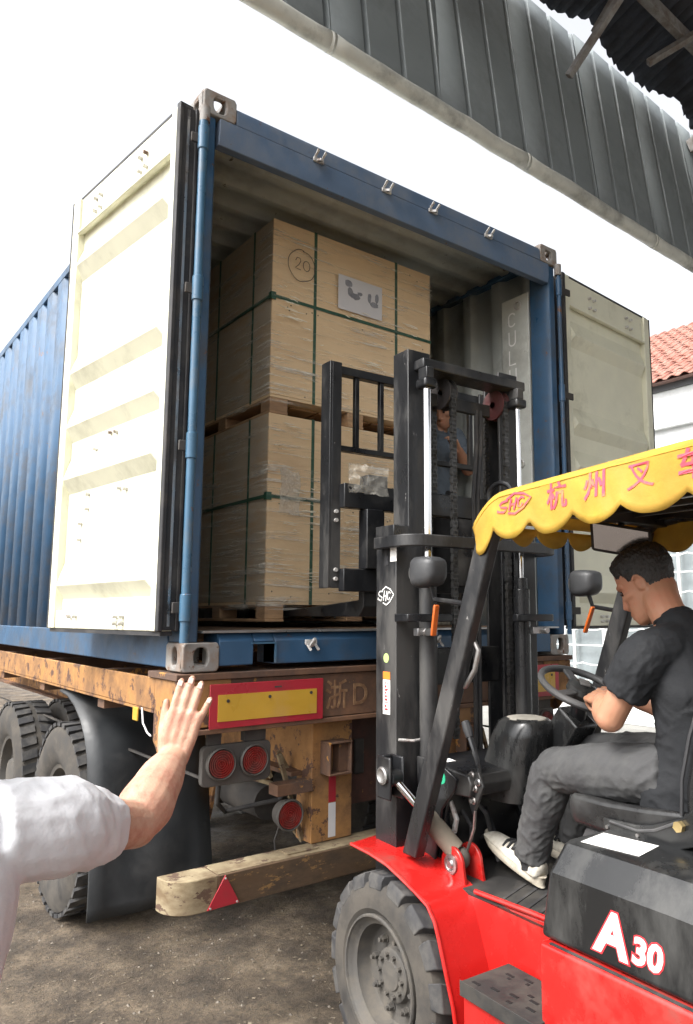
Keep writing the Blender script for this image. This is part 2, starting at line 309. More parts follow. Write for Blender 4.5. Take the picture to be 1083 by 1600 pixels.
def ground_mat(m):
    t = m.node_tree; N, L = t.nodes, t.links; bs = N['Principled BSDF']; g = N.new('ShaderNodeNewGeometry')
    def nz(s, d=8, r=.65):
        n = N.new('ShaderNodeTexNoise'); n.inputs['Scale'].default_value = s; n.inputs['Detail'].default_value = d; n.inputs['Roughness'].default_value = r; L.new(g.outputs['Position'], n.inputs['Vector']); return n.outputs['Fac']
    def rmp(f, stops):
        r = N.new('ShaderNodeValToRGB'); e = r.color_ramp.elements
        while len(e) < len(stops): e.new(.5)
        for k, (p, c) in zip(e, stops): k.position = p; k.color = (*c, 1)
        L.new(f, r.inputs[0]); return r.outputs[0]
    def mix(f, a, c, bt='MIX'):
        x = N.new('ShaderNodeMix'); x.data_type = 'RGBA'; x.blend_type = bt
        if isinstance(f, float): x.inputs[0].default_value = f
        else: L.new(f, x.inputs[0])
        L.new(a, x.inputs[6]); L.new(c, x.inputs[7]); return x.outputs[2]
    mud = rmp(nz(3.2), [(.30, (.03, .022, .015)), (.45, (.072, .054, .037)), (.58, (.135, .103, .07)), (.74, (.225, .18, .128))])
    fine = rmp(nz(45, 6, .75), [(.30, (.35, .34, .33)), (.5, (.95, .95, .95)), (.72, (1.45, 1.42, 1.35))])
    grit = rmp(nz(170, 4, .8), [(.32, (.62, .61, .60)), (.5, (1.0, 1.0, 1.0)), (.68, (1.4, 1.37, 1.3))])
    a = mix(1.0, mix(1.0, mud, fine, 'MULTIPLY'), grit, 'MULTIPLY')
    far = rmp(nz(.6), [(.35, (.21, .204, .187)), (.65, (.29, .283, .262))])
    sx = N.new('ShaderNodeSeparateXYZ'); L.new(g.outputs['Position'], sx.inputs[0])
    ad = N.new('ShaderNodeMath'); ad.operation = 'MULTIPLY_ADD'; L.new(nz(1.1), ad.inputs[0]); ad.inputs[1].default_value = 1.6; L.new(sx.outputs[0], ad.inputs[2])
    mr = N.new('ShaderNodeMapRange'); mr.inputs[1].default_value = 3.6; mr.inputs[2].default_value = 5.2; L.new(ad.outputs[0], mr.inputs[0])
    c = mix(mr.outputs[0], a, far)
    L.new(c, bs.inputs['Base Color'])
    wet = N.new('ShaderNodeMapRange'); wet.inputs[1].default_value = .35; wet.inputs[2].default_value = .6; wet.inputs[3].default_value = .45; wet.inputs[4].default_value = .92; L.new(nz(2.1), wet.inputs[0]); L.new(wet.outputs[0], bs.inputs['Roughness'])
    bp = N.new('ShaderNodeBump'); bp.inputs['Strength'].default_value = .9; bp.inputs['Distance'].default_value = .014; L.new(nz(75, 9, .78), bp.inputs['Height']); L.new(bp.outputs[0], bs.inputs['Normal'])
ground_mat(gm)
tag(b.build('ground', gm, smooth=180), kind='structure')
# gravel and litter on the mud
b = MB()
for i in range(2600):
    x, y = random.uniform(-1.2, 2.4), random.uniform(-1.3, 2.6); s = random.choice((.003, .004, .005, .006, .009)) * random.uniform(.7, 1.3)
    if noise.noise(Vector((x * 1.3, y * 1.3, 4))) < -.15 and random.random() < .8: continue
    z = ground_h(x, y); pts = []
    for k in range(5): pts.append((x + s * math.cos(k * 1.2566 + random.random()) * random.uniform(.7, 1.3), y + s * math.sin(k * 1.2566 + random.random()) * random.uniform(.7, 1.3), z - .001))
    top = (x, y, z + s * random.uniform(.4, .9))
    b.poly(pts + [top], [(k, (k + 1) % 5, 5) for k in range(5)])
tag(b.build('gravel', mat('pale_gravel', (.15, .13, .105), .85, var=.6, sc=40, bump=0), smooth=10), kind='stuff')

# splinters, torn paper and leaf scraps trodden into the mud, in drifts
b = MB()
for i in range(380):
    cx, cy = random.choice(((-.05, .42), (.12, .75), (.45, .15), (.75, .45), (.9, -.1), (.35, -.35), (-.4, .9), (1.2, .6)))
    x, y = random.gauss(cx, .16), random.gauss(cy, .16); z = ground_h(x, y) + .002; l_, w_ = random.uniform(.003, .012) * (1.6 if random.random() < .1 else 1), random.uniform(.001, .0035); a = random.uniform(0, 6.28)
    if random.random() < .12: w_ = l_ * .7
    u, v = Vector((math.cos(a), math.sin(a), random.uniform(-.25, .25))) * l_, Vector((-math.sin(a), math.cos(a), random.uniform(-.3, .3))) * w_; c = Vector((x, y, z + .001))
    b.poly([c - u - v, c + u - v * .6, c + u * .9 + v, c - u * .8 + v, c + Vector((0, 0, .002))], [(0, 1, 4), (1, 2, 4), (2, 3, 4), (3, 0, 4)])
tag(b.build('ground_litter', mat('pale_scraps', (.17, .14, .10), .85, var=.8, sc=55, bump=0), smooth=10), kind='stuff')

# ================================================================ SHED overhead
shed = thing('shed', 'open loading shed with grey corrugated apron sheet and torn dark roof overhead', 'shed', (0, 0, 0))
E0 = Vector((.27, 0, 4.6)); EX = Vector((1, .042, 0)).normalized(); TILT = Vector((0, .13, 1))
def ap(s, h): return E0 + EX * s + TILT * h          # point on the apron: s metres along the eave, h above it
# apron sheets: ribbed cladding, each sheet a part (about 0.84 m cover), slightly uneven
pitch_, n_s = .27, 3
s = -1.2; k = 0
NY = Vector((EX.y, -EX.x, 0))
while s < 13:
    b = MB(); prof = []
    for i in range(n_s):
        o_ = i * pitch_
        prof += [(o_, 0), (o_ + .225, .003), (o_ + .236, .022), (o_ + .252, .022), (o_ + .266, 0)]
    prof += [(n_s * pitch_ + .05, .006)]
    wob = random.uniform(-.005, .005); d0 = random.uniform(0, .012)
    rr = []
    for j in range(9):
        h = -.02 + 1.585 * j / 8
        rr.append([ap(s + q, h) + NY * (-t_ * 1.5 + d0 + wob * math.sin(h * 2.2 + k) + .006 * noise.noise(Vector((s + q, h * 1.5, 3)))) for q, t_ in prof])
    b.rings(rr, closed=False, caps=False)
    o = b.build('cladding_sheet', K['sheet'], shed, smooth=25, recalc=False); solidify(o, .0025)
    s += n_s * pitch_; k += 1
# rolled, dented gutter along the eave, in lengths
def gut(s): return .010 * noise.noise(Vector((s * 1.1, 0, 7))) + .012 * noise.noise(Vector((s * 4, 2, 7)))
s = -1.2
while s < 13:
    b = MB(); rr = []
    L_ = 1.55
    for j in range(15):
        q = s + (L_ + .03) * j / 14; g_ = gut(q); sg = .004 if j in (0, 14) else 0
        c = ap(q, 0) + NY * .06 + Vector((0, 0, -.05 + g_))
        rr.append([c + NY * (math.cos(a) * (.042 + sg)) + Vector((0, 0, math.sin(a) * (.052 + sg + .3 * g_))) for a in [R(100) + R(300) * i / 13 for i in range(14)]])
    b.rings(rr, closed=False, caps=False); o = b.build('gutter_length', K['gutter'], shed, smooth=60); solidify(o, .003); s += L_
# torn roof sheet above (wavy lower edge), rising towards the back of the shed
def tear(s): return .05 * noise.noise(Vector((s * 2.3, 1, 1))) + .04 * noise.noise(Vector((s * 9, 4, 1)))
def gap(s): return .045 + .10 * math.exp(-((s - 2.9) / .25) ** 2) + .10 * math.exp(-((s - 4.2) / .25) ** 2) + .20 * math.exp(-((s - .6) / .3) ** 2) + .9 * abs(tear(s)) + .25 * max(0, tear(s * 2.7))
b = MB(); rr = []
ss = [-1.2 + i * .035 for i in range(int(14.2 / .035))]
for j, dist in enumerate((0, .9, 1.7, 3.0, 4.8, 7.26)):
    row = []
    for i, s_ in enumerate(ss):
        e = (1.52 + (tear(s_) if j == 0 else 0))
        p = ap(s_, e) + Vector((0, -(gap(s_) if j == 0 else dist), .30 * (gap(s_) if j == 0 else dist) + .016 * math.sin(s_ * 2 * math.pi / .105)))
        row.append(p)
    rr.append(row)
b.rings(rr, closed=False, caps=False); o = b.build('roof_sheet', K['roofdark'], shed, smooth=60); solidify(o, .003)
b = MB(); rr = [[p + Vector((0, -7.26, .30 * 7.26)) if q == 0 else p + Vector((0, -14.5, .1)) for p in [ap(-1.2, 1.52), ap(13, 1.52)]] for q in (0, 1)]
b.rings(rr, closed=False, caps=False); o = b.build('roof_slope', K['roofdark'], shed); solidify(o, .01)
def rp(s, dist, dz=-.1): return ap(s, 1.52) + Vector((0, -dist, .30 * dist + dz))
for dist in (.55, 1.5, 2.5, 3.6, 4.8, 6.2):
    MB().bar(rp(-1.2, dist), rp(13, dist), .06, .10, (0, 1, 0)).build('purlin', K['truss'], shed, bevel=.004)
for s_ in (-1.1, 1.2, 4.6, 8.2, 12):
    MB().bar(rp(s_, .05, -.2), rp(s_, 7.0, -.2), .09, .14).build('rafter', K['truss'], shed, bevel=.004)
    MB().box(ap(s_, 0) + Vector((-.07, -14.3, -4.6)), ap(s_, 0) + Vector((.07, -14.16, 1.6))).build('post', K['truss'], shed, bevel=.005)
# struts visible against the apron, tie rods under the roof
def pxray(a, b_): return a
for (p, q, wd) in (((2.60, -.03, 5.33), (2.95, -.75, 6.35), .045), ((2.98, .02, 5.9), (3.12, -.55, 6.6), .04),
                   ((3.62, -.02, 5.95), (4.6, -1.2, 6.75), .05), ((3.2, -.6, 6.45), (4.6, -.9, 6.1), .012),
                   ((4.3, -1.2, 6.7), (4.6, -.35, 6.05), .05), ((4.46, -.25, 5.55), (4.75, -.5, 5.95), .06), ((4.46, -.2, 5.35), (4.8, -.45, 5.6), .06)):
    MB().bar(p, q, wd, wd).build('strut' if wd > .02 else 'tie_rod', K['truss'], shed, bevel=.003)

# ================================================================ WHITE BUILDING to the right
bw = thing('white_building', 'white rendered building with red tiled roof and barred windows beyond the container', 'building', (9, 0, 0))
# wall built around the window bands so that the windows sit in real openings
WX = 9.0
wins = [(-.2, 1.9), (2.55, 4.15), (4.45, 6.2), (6.5, 8.2), (9.2, 11), (12, 14), (15, 17)]
b = MB(); b.box((WX, -4, 0), (WX + .3, 40, .47)); b.box((WX, -4, 3.0), (WX + .3, 40, 5.1))
y = -4
for a, c in wins: b.box((WX, y, .47), (WX + .3, a, 3.0)); y = c
b.box((WX, y, .47), (WX + .3, 40, 3.0)); b.build('wall', K['wall'], bw)
MB().box((WX - .10, -4, 4.50), (WX - .002, 40, 4.63)).build('ledge', K['wall'], bw, bevel=.01)
MB().box((WX - .04, -4, 5.103), (WX + .3, 40, 5.22)).build('eave_board', mat('dark_eave_board', (.10, .105, .11), .7), bw)
for a, c in wins:
    f = MB(); f.box((WX + .05, a, .472), (WX + .12, a + .06, 2.998)).box((WX + .05, c - .06, .472), (WX + .12, c, 2.998)).box((WX + .05, a + .062, 2.93), (WX + .12, c - .062, 2.998)).box((WX + .05, a + .062, .472), (WX + .12, c - .062, .54))
    f.box((WX + .05, (a + c) / 2 - .03, .542), (WX + .12, (a + c) / 2 + .03, 2.928))
    fo = f.build('window', K['frame'], bw, bevel=.004)
    MB().box((WX + .085, a + .06, .54), (WX + .09, c - .06, 2.93)).build('pane', K['pane'], fo)
    g = MB()
    for i in range(9):
        z = .62 + i * .28
        g.tube([(WX - .05, a - .02 + (c - a + .04) * t / 12, z - (.035 * math.sin(math.pi * (t % 3) / 3) if i % 2 else 0)) for t in range(13)], .011, 6)
    for t in range(4): yy = a + (c - a) * t / 3; g.box((WX - .065, yy - .02, .5), (WX - .035, yy + .02, 2.96))
    g.build('window_bars', K['frame'], bw)
for i in range(5):
    MB().cyl((WX - .06, 2.2 + i * 7.1, 0), (WX - .06, 2.2 + i * 7.1, 5.1), .045, n=12).build('downpipe', K['frame'], bw)
# tiles: single S-tiles near enough to be told apart
tb = MB(); prof = [(i / 6, math.sin(i / 6 * 2 * math.pi) * .022) for i in range(7)]
tw, tl, rs = .205, .30, R(33)
tb.rings([[(v - .0, u * tw, hh + dz) for u, hh in prof] for v, dz in ((0, .018), (tl * 1.12, 0))], closed=False, caps=False)
t0 = tb.build('tile', K['tile'], bw, smooth=60, shift=False); solidify(t0, .012); cnt = 0
tstuff = MB()
for row in range(13):
    for col in range(-4, 190):
        yy = 0.0 + col * tw; u = row * tl
        loc = Vector((WX - .25 + u * math.cos(rs) - 9, yy, 5.20 + u * math.sin(rs)))
        rot = (random.uniform(-.03, .03), -rs, random.uniform(-.03, .03))
        vis = 1.6 < yy < 3.9
        if vis and cnt < 300 and row < 9:
            if cnt == 0: t0.location = loc; t0.rotation_euler = rot
            else: inst(t0, 'tile', bw, loc, rot)
            cnt += 1
        else:
            mt = Matrix.Translation(loc) @ Matrix.Rotation(-rs, 4, 'Y')
            tstuff.rings([[mt @ Vector((v, u_ * tw, hh + dz)) for u_, hh in prof[::1]] for v, dz in ((0, .018), (tl * 1.12, 0))], closed=False, caps=False)
o = tstuff.build('roof_tiles', K['tile'], bw, smooth=60, shift=False); o['kind'] = 'stuff'; solidify(o, .012)
MB().prism([(WX - .2, -4, 5.2), (WX + 3.0, -4, 5.2 + 3.2 * math.tan(rs)), (WX + 6.2, -4, 5.2)], (0, 44, 0)).build('roof', mat('roof_underlay', (.2, .12, .1), .9), bw)
MB().box((WX + .31, -4, 0), (WX + 6, 40, 5.19)).build('rear_block', K['wall'], bw)

# ================================================================ CONTAINER
W_, H_, L_ = 2.438, 2.591, 6.058
ct = thing('shipping_container', 'blue shipping container with both cream rear doors swung open on the trailer', 'container', (0, 0, ZB))
def casting(x0, y0, z0, sx, top):
    """hollow corner casting; x0 outer side, sx = direction inwards"""
    b = MB(); lx, ly, lz, t = .162, .178, .118, .028
    xa, xb = x0, x0 + sx * lx; cx, cy, cz = (xa + xb) / 2, y0 + ly / 2, z0 + lz / 2
    b.holed((cx, y0, cz), (sx * 1, 0, 0), (0, 0, 1), lx / 2, lz / 2, .032, .040, t * sx)
    b.holed((xa, cy, cz), (0, 1, 0), (0, 0, 1), ly / 2 - .001, lz / 2 - .001, .030, .042, -t * sx)
    zt = z0 + lz if top else z0
    b.holed((cx, cy, zt), (1, 0, 0), (0, 1, 0), lx / 2 - .002, ly / 2 - .002, .033, .060, t if top else -t)
    zo = z0 if top else z0 + lz
    b.box((xa + sx * .002, y0 + .03, zo), (xb - sx * .002, y0 + ly - .03, zo + (.012 if top else -.012)))
    b.box((xb - sx * .012, y0 + .03, z0 + .013), (xb, y0 + ly - .03, z0 + lz - .03))
    if not top: b.box((xa + sx * .03, y0 + ly - .012, z0 + .013), (xb - sx * .014, y0 + ly, z0 + lz - .013))
    return b
for yy in (-.006, L_ - .172):
    for x0, sx in ((-.006, 1), (W_ + .006, -1)):
        for z0, top in ((ZB, False), (ZB + H_ - .118, True)):
            casting(x0, yy, z0, sx, top).build('corner_casting', K['cast'], ct, bevel=.006, seg=3)
ZT = ZB + H_
# rear corner posts: channel with outer web, rear flange
for sx, x0 in ((1, 0), (-1, W_)):
    b = MB(); z0, z1 = ZB + .119, ZT - .119
    b.prism([(x0 + sx * .012, .01, z0), (x0 + sx * .06, .01, z0), (x0 + sx * .075, .04, z0), (x0 + sx * .075, .165, z0), (x0 + sx * .003, .165, z0), (x0 + sx * .003, .03, z0)], (0, 0, z1 - z0))
    b.build('corner_post', K['blue'], ct, bevel=.006, seg=3)
    b = MB()
    b.prism([(x0 + sx * .003, L_ - .165, z0), (x0 + sx * .075, L_ - .165, z0), (x0 + sx * .075, L_ - .01, z0), (x0 + sx * .003, L_ - .01, z0)], (0, 0, z1 - z0)); b.build('corner_post', K['blue'], ct, bevel=.006)
# door header and sill
b = MB(); b.prism([(.158, .004, ZT - .035), (.158, .16, ZT - .035), (.158, .16, ZT - .1185), (.158, -.004, ZT - .1185), (.158, -.004, ZT - .06)], (W_ - .316, 0, 0)); b.prism([(.0765, .16, ZT - .1195), (.0765, .05, ZT - .245), (.0765, .004, ZT - .245), (.0765, -.004, ZT - .19), (.0765, -.004, ZT - .1195)], (W_ - .153, 0, 0)); b.build('door_header', K['header'], ct, bevel=.004, seg=2)
b = MB(); b.prism([(.157, .0, ZB + .02), (.157, .165, ZB + .02), (.157, .165, ZB + .155), (.157, .03, ZB + .155), (.157, .0, ZB + .125)], (.16, 0, 0))
b.prism([(.319, .0, ZB + .115), (.319, .165, ZB + .115), (.319, .165, ZB + .155), (.319, .03, ZB + .155), (.319, .0, ZB + .125)], (.10, 0, 0))
b.prism([(.421, .0, ZB + .02), (.421, .165, ZB + .02), (.421, .165, ZB + .155), (.421, .03, ZB + .155), (.421, .0, ZB + .125)], (W_ - .842, 0, 0))
b.prism([(W_ - .419, .0, ZB + .115), (W_ - .419, .165, ZB + .115), (W_ - .419, .165, ZB + .155), (W_ - .419, .03, ZB + .155), (W_ - .419, .0, ZB + .125)], (.10, 0, 0))
b.prism([(W_ - .317, .0, ZB + .02), (W_ - .317, .165, ZB + .02), (W_ - .317, .165, ZB + .155), (W_ - .317, .03, ZB + .155), (W_ - .317, .0, ZB + .125)], (.16, 0, 0))
b.build('door_sill', K['blue'], ct, bevel=.005)
b = MB(); b.box((.08, -.004, ZB + .157), (W_ - .08, .15, ZB + .166)); b.build('threshold_plate', K['steel'], ct)
b = MB(); b.box((.421, -.006, ZB + .025), (.428, .10, ZB + .112)).box((.305, -.006, ZB + .108), (.43, .012, ZB + .1145)); b.build('fork_pocket_edge', K['blue2'], ct)
# locking cams / clips on header and sill
def clip(x, z, up=1):
    b = MB(); y = -.006
    b.box((x - .03, y - .012, z - .012), (x + .03, y, z + .010))
    for dx in (-.026, .016):
        b.prism([(x + dx, y - .011, z + up * .010), (x + dx + .012, y - .011, z + up * .010), (x + dx + .017, y - .035, z + up * .034), (x + dx + .004, y - .042, z + up * .040)], (0, .012, 0))
    b.prism([(x - .012, y - .012, z - .01), (x + .012, y - .012, z - .01), (x + .008, y - .04, z - up * .02), (x - .008, y - .04, z - up * .02)], (0, 0, .014 * up))
    return b.build('cam_keeper', K['zinc'], ct, bevel=.002)
for x in (.60, 1.03, 1.36, 1.80): clip(x, ZT - .118)
for x in (.60, 1.03, 1.36, 1.80): clip(x, ZB + .112, -1)
# hinge rods: long blue tube with sleeves, on both posts
for sx, x0 in ((1, -.012), (-1, W_ - .016)):
    MB().cyl((x0, -.030, ZB + .12), (x0, -.030, ZT - .19), .0185 if sx > 0 else .013, n=20).build('hinge_pin_tube', K['blue2'] if sx > 0 else K['blue'], ct)
    MB().cyl((x0 + sx * .004, -.028, ZT - .19), (x0 + sx * .004, -.028, ZT - .119), .023, n=20).build('pin_cap', K['cast'], ct)
    for zc in (3.75, 3.05, 2.36, 1.69):
        b = MB(); b.cyl((x0, -.030, zc - .055), (x0, -.030, zc + .055), .0235 if sx > 0 else .019, n=20); lg = b.build('hinge_lug', K['blue2'] if sx > 0 else K['blue'], ct, bevel=.003); MB().box((x0 - sx * (.05 if sx > 0 else .13), -.020, zc - .022), (x0 - sx * .016, -.008, zc + .022)).build('hinge_blade', K['dark'], lg, bevel=.003)
# side walls: corrugated steel, inside grey / outside blue skins
def wall_x(z): return
def corr(n, period, depth, flat=.26, slope=.12):
    p = []
    for i in range(n):
        o_ = i * period
        p += [(o_, 0), (o_ + period * flat, 0), (o_ + period * (flat + slope), depth), (o_ + period * (2 * flat + slope + .24), depth), (o_ + period * (1 - .0001), 0)]
    return p
prof = corr(20, .285, .036)
for sx, x0 in ((1, .045), (-1, W_ - .045)):
    for skin_, k_, nm in ((0, 'inside', 'inner_wall'), (-.004, 'blue', 'outer_wall')):
        b = MB(); b.rings([[(x0 + sx * (skin_ - d), .175 + q, z) for q, d in prof] for z in (ZB + .155, ZT - .06)], closed=False, caps=False)
        o = b.build(nm, K[k_], ct, smooth=15, recalc=False); solidify(o, .0018)
    MB().box((x0 - sx * .044, .174, ZB + .01), (x0 + sx * .01, L_ - .18, ZB + .153)).build('bottom_rail', K['blue'], ct, bevel=.006)
    MB().box((x0 - sx * .043, .174, ZT - .062), (x0 + sx * .02, L_ - .18, ZT - .005)).build('top_rail', K['blue'], ct, bevel=.004)
    b = MB(); b.box((x0 + sx * .030, .168, ZB + .17), (x0 + sx * .046, .40, ZT - .25)); o = b.build('inner_post_panel', K['inside'], ct, bevel=.004)
    # lashing rings down the panel
    for z in (ZT - .32, ZB + 1.2, ZB + .5):
        MB().lathe((x0 + sx * .055, .25, z), (1, 0, .15), [(.006 * math.sin(t * math.pi / 5), .024 + .006 * math.cos(t * math.pi / 5)) for t in range(11)], n=16).build('lashing_ring', K['zinc'], ct)
# roof: transverse corrugation
b = MB(); pr = corr(28, .209, .02)
b.rings([[(x, .15 + q, ZT - .045 + d * .9) for q, d in pr] for x in (.06, W_ - .06)], closed=False, caps=False); o = b.build('roof_panel', K['inside'], ct, smooth=15, recalc=False); solidify(o, .002)
MB().box((.06, .157, ZB + .155 - .03), (W_ - .06, L_ - .03, ZB + .165)).build('floor_boards', mat('container_floor', (.2, .12, .07), .7, dirt=(.1, .07, .05)), ct)
b = MB(); b.rings([[(.06 + q, L_ - .03 - d, z) for q, d in corr(10, .23, .036)] for z in (ZB + .15, ZT - .05)], closed=False, caps=False); o = b.build('front_wall', K['inside'], ct, smooth=15); solidify(o, .003)
# vertical prefix letters on the inner right wall
LX = W_ - .0755 - .0005
def wl(u, v): return (W_ - .0755, .30 - u + .03, v)
lt = []
zc = 3.60
b = MB()
def WP(pts): return [(W_ - .0915, .335 - u, z) for u, z in pts]
def arc(cu, cz, ru, rz, a0, a1, n=9): return [(cu + ru * math.cos(R(a0 + (a1 - a0) * i / n)), cz + rz * math.sin(R(a0 + (a1 - a0) * i / n))) for i in range(n + 1)]
for zc, ch in ((3.62, 'C'), (3.49, 'U'), (3.36, 'L'), (3.23, 'U')):
    u0, u1, h = .0, .055, .05
    if ch == 'C': p = [(u1, zc + h * .6)] + arc((u0 + u1) / 2, zc + h * .45, .0275, .022, 20, 180) + arc((u0 + u1) / 2, zc - h * .45, .0275, .022, 180, 340)
    if ch == 'U': p = [(u0, zc + h)] + arc((u0 + u1) / 2, zc - h * .5, .0275, .024, 180, 360) + [(u1, zc + h)]
    if ch == 'L': p = [(u0, zc + h), (u0, zc - h), (u1, zc - h)]
    b.stroke(WP(p), .011, (-1, 0, 0))
b.build('prefix_letters', mat('letter_white', (.88, .88, .86), .5, var=.02), ct)
# ---- the doors
def door(label, loc, rotz, s):
    """hinge edge at x=0, width along +x, inner face towards y = s"""
    d = bpy.data.objects.new('door', None); C.objects.link(d); d.parent = ct; d.location = Vector(loc) - Vector((0, 0, ZB)); d.rotation_euler = (0, 0, rotz); d['label'] = label
    w_, h_, t = 1.16, 2.33, .052
    P = lambda x, y, z: (x, s * y, z)
    # panel: profile up the height, ridges proud of the recessed panel
    zs = [(.09, -.026)]
    for zr in (.215, .755, 1.03, 1.32, 1.925):
        zs += [(zr - .070, -.026), (zr - .003, .022), (zr + .005, .022), (zr + .115, -.026)]
    zs += [(2.13, -.026)]
    X0, X1 = .075, w_ - .075
    b = MB()
    rr = []
    for z, y in zs: rr.append([P(X0, -.026, z), P(X0 + .008 + .03 * (y > 0), y, z), P(X1 - .008 - .03 * (y > 0), y, z), P(X1, -.026, z)])
    b.rings(rr, closed=False, caps=False)
    b.poly([P(X0, -.028, .09), P(X1, -.028, .09), P(X1, -.028, 2.13), P(X0, -.028, 2.13)], [(0, 1, 2, 3)])
    o = b.build('corrugated_panel', K['cream'], d, smooth=6, shift=False); 
    b = MB()
    b.box(P(0, -t, 0), P(.075, .012, h_)); b.box(P(w_ - .075, -t, 0), P(w_, .012, h_))
    b.box(P(.0755, -t, 0), P(w_ - .0755, .004, .09)); b.box(P(.0755, -t, 2.13), P(w_ - .0755, -.004, h_)); b.box(P(.0755, -.01, 2.118), P(w_ - .0755, .018, 2.132))
    b.box(P(.0755, -t, .0905), P(w_ - .0755, -.031, 2.117))
    b.build('door_frame', K['cream'], d, bevel=.005, shift=False)
    # gasket wrapping the hinge edge, retained by a strip with rivets
    g = MB()
    g.box(P(-.012, -t - .006, .004), P(-.001, .010, h_ - .004)); g.box(P(-.020, .002, .0), P(.012, .022, h_)); g.box(P(-.020, -t - .02, .0), P(.004, -t - .004, h_))
    go = g.build('gasket', K['rubber'], d, bevel=.004, shift=False)
    MB().box(P(-.016, -.030, .02), P(-.0125, -.018, h_ - .02)).build('retainer_strip', K['steel'], d, shift=False)
    rv = None
    for i in range(18):
        z = .06 + i * .13
        if rv is None: rv = MB().cyl(P(-.0125, -.024, 0), P(-.019, -.024, 0), .006, n=8).build('rivet', K['steel'], go, shift=False); rv.location = (0, 0, z)
        else: inst(rv, 'rivet', go, (0, 0, z))
    g = MB(); g.box(P(w_ + .001, -t - .01, .0), P(w_ + .014, .012, h_)); g.box(P(0, -t, -.018), P(w_, .0, -.001)); g.box(P(0, -t, h_ + .001), P(w_, -.004, h_ + .014)); g.build('gasket', K['rubber'], d, shift=False)
    # outside: lock rods
    for x in (.36, .86):
        MB().cyl(P(x, -t - .04, .03), P(x, -t - .04, h_ - .03), .017, n=12).build('lock_rod', K['steel'], d, shift=False)
        for z in (.2, 1.0, 1.7, 2.2): MB().box(P(x - .04, -t - .06, z - .03), P(x + .04, -t - .001, z + .03)).build('rod_bracket', K['steel'], d, bevel=.004, shift=False)
        hk = MB().prism([P(x - .01, -t - .045, h_ + .0), P(x + .02, -t - .045, h_), P(x + .035, -t - .045, h_ + .03), P(x + .005, -t - .045, h_ + .022)], (0, s * .014, 0)); hk.build('cam_hook', K['zinc'], d, shift=False)
    # bolt ends that come through to the inside
    first = None
    for x, z in [(.33, 2.25), (.39, 2.25), (.33, 2.18), (.39, 2.18), (.83, 2.25), (.89, 2.25), (.83, 2.18), (.89, 2.18), (.33, .06), (.39, .06), (.33, .03), (.39, .03), (.83, .06), (.89, .06), (.55, .93), (.61, .935), (.77, .88), (.83, .66), (.832, .59), (.90, .52), (.90, .44), (.42, .64), (.48, .65)]:
        yb = .005 if z < .09 else (-.003 if z > 2.13 else -.0255)
        if first is None:
            first = MB().cyl((0, 0, 0), (0, s * .022, 0), .0095, n=6).build('bolt', K['zinc'], d, shift=False); first.location = P(x, yb, z)
        else: inst(first, 'bolt', d, P(x, yb, z))
    return d
dl = door('overexposed cream door swung right round against the container side', (-.082, .045, ZB + .165), R(90 + 6.6), 1)
dr = door('cream door swung out to face the yard', (W_ + .128, .06, ZB + .165), R(5), -1)
# faint pencilled numbers on the left door (unreadable tally), flat marks on its panel
b = MB()
random.seed(3)
for r_, z in enumerate((1.72, 1.63, 1.53, 1.45)):
    for q in range(3):
        x = .42 + q * .07 + random.uniform(-.01, .01)
        if random.random() < .2: continue
        pts = [(x + random.uniform(-.018, .018), -.0255, z + .03 - .06 * t / 4) for t in range(5)]
        b.stroke(pts, .006, (0, 1, 0))
b.build('pencil_marks', K['faint'], dl, shift=False)

# ================================================================ TRAILER
tr = thing('container_trailer', 'rusty yellow skeletal container trailer with red and yellow reflector plates', 'trailer', (1.22, 0, 0))
# rear cross beam: box with top flange
b = MB(); b.box((.22, .004, 1.20), (W_ - .22, .16, 1.395)); b.build('rear_beam', K['rustbeam'], tr, bevel=.004)
b = MB(); b.box((-.03, -.012, 1.397), (W_ + .03, .30, 1.424)); b.build('deck_flange', K['rustbeam'], tr, bevel=.003)
b = MB(); b.box((.0, -.01, 1.178), (W_, .17, 1.198)); b.build('lower_flange', K['rustbeam'], tr, bevel=.003)
for sx, x0 in ((1, -.02), (-1, W_ + .02)):
    b = MB(); b.prism([(x0, .0, 1.395), (x0, .24, 1.395), (x0, .24, 1.14), (x0, .17, 1.08), (x0, .10, 1.10), (x0, .0, 1.205)], (sx * .012, 0, 0))
    b.prism([(x0 + sx * .0125, .002, 1.395), (x0 + sx * .238, .002, 1.395), (x0 + sx * .238, .002, 1.205), (x0 + sx * .10, .002, 1.205), (x0 + sx * .05, .002, 1.16), (x0 + sx * .0125, .002, 1.14)], (0, .012, 0))
    b.build('end_plate', K['orange'], tr, bevel=.003)
    MB().box((x0, .243, 1.262), (x0 + sx * .016, 9.5, 1.395)).build('side_rail', K['orange'], tr, bevel=.004)
    MB().box((x0, .243, 1.250), (x0 + sx * .09, 9.5, 1.2615)).build('rail_flange', K['orange'], tr)
    MB().box((x0 + sx * .2, .17, .96), (x0 + sx * .21, 9, .97)).build('air_pipe', K['dark'], tr)
for x in (.69, W_ - .69):
    b = MB(); b.box((x - .008, .172, .94), (x + .008, 11, 1.39)); b.build('main_beam', K['orange'], tr)
    b = MB(); b.box((x - .07, .172, .920), (x + .07, 11, .939)); b.build('beam_flange', K['rustbeam'], tr)
for i in range(8): MB().box((.0, .95 + i * 1.15, 1.20), (W_, 1.05 + i * 1.15, 1.39)).build('cross_member', K['rustbeam'], tr)
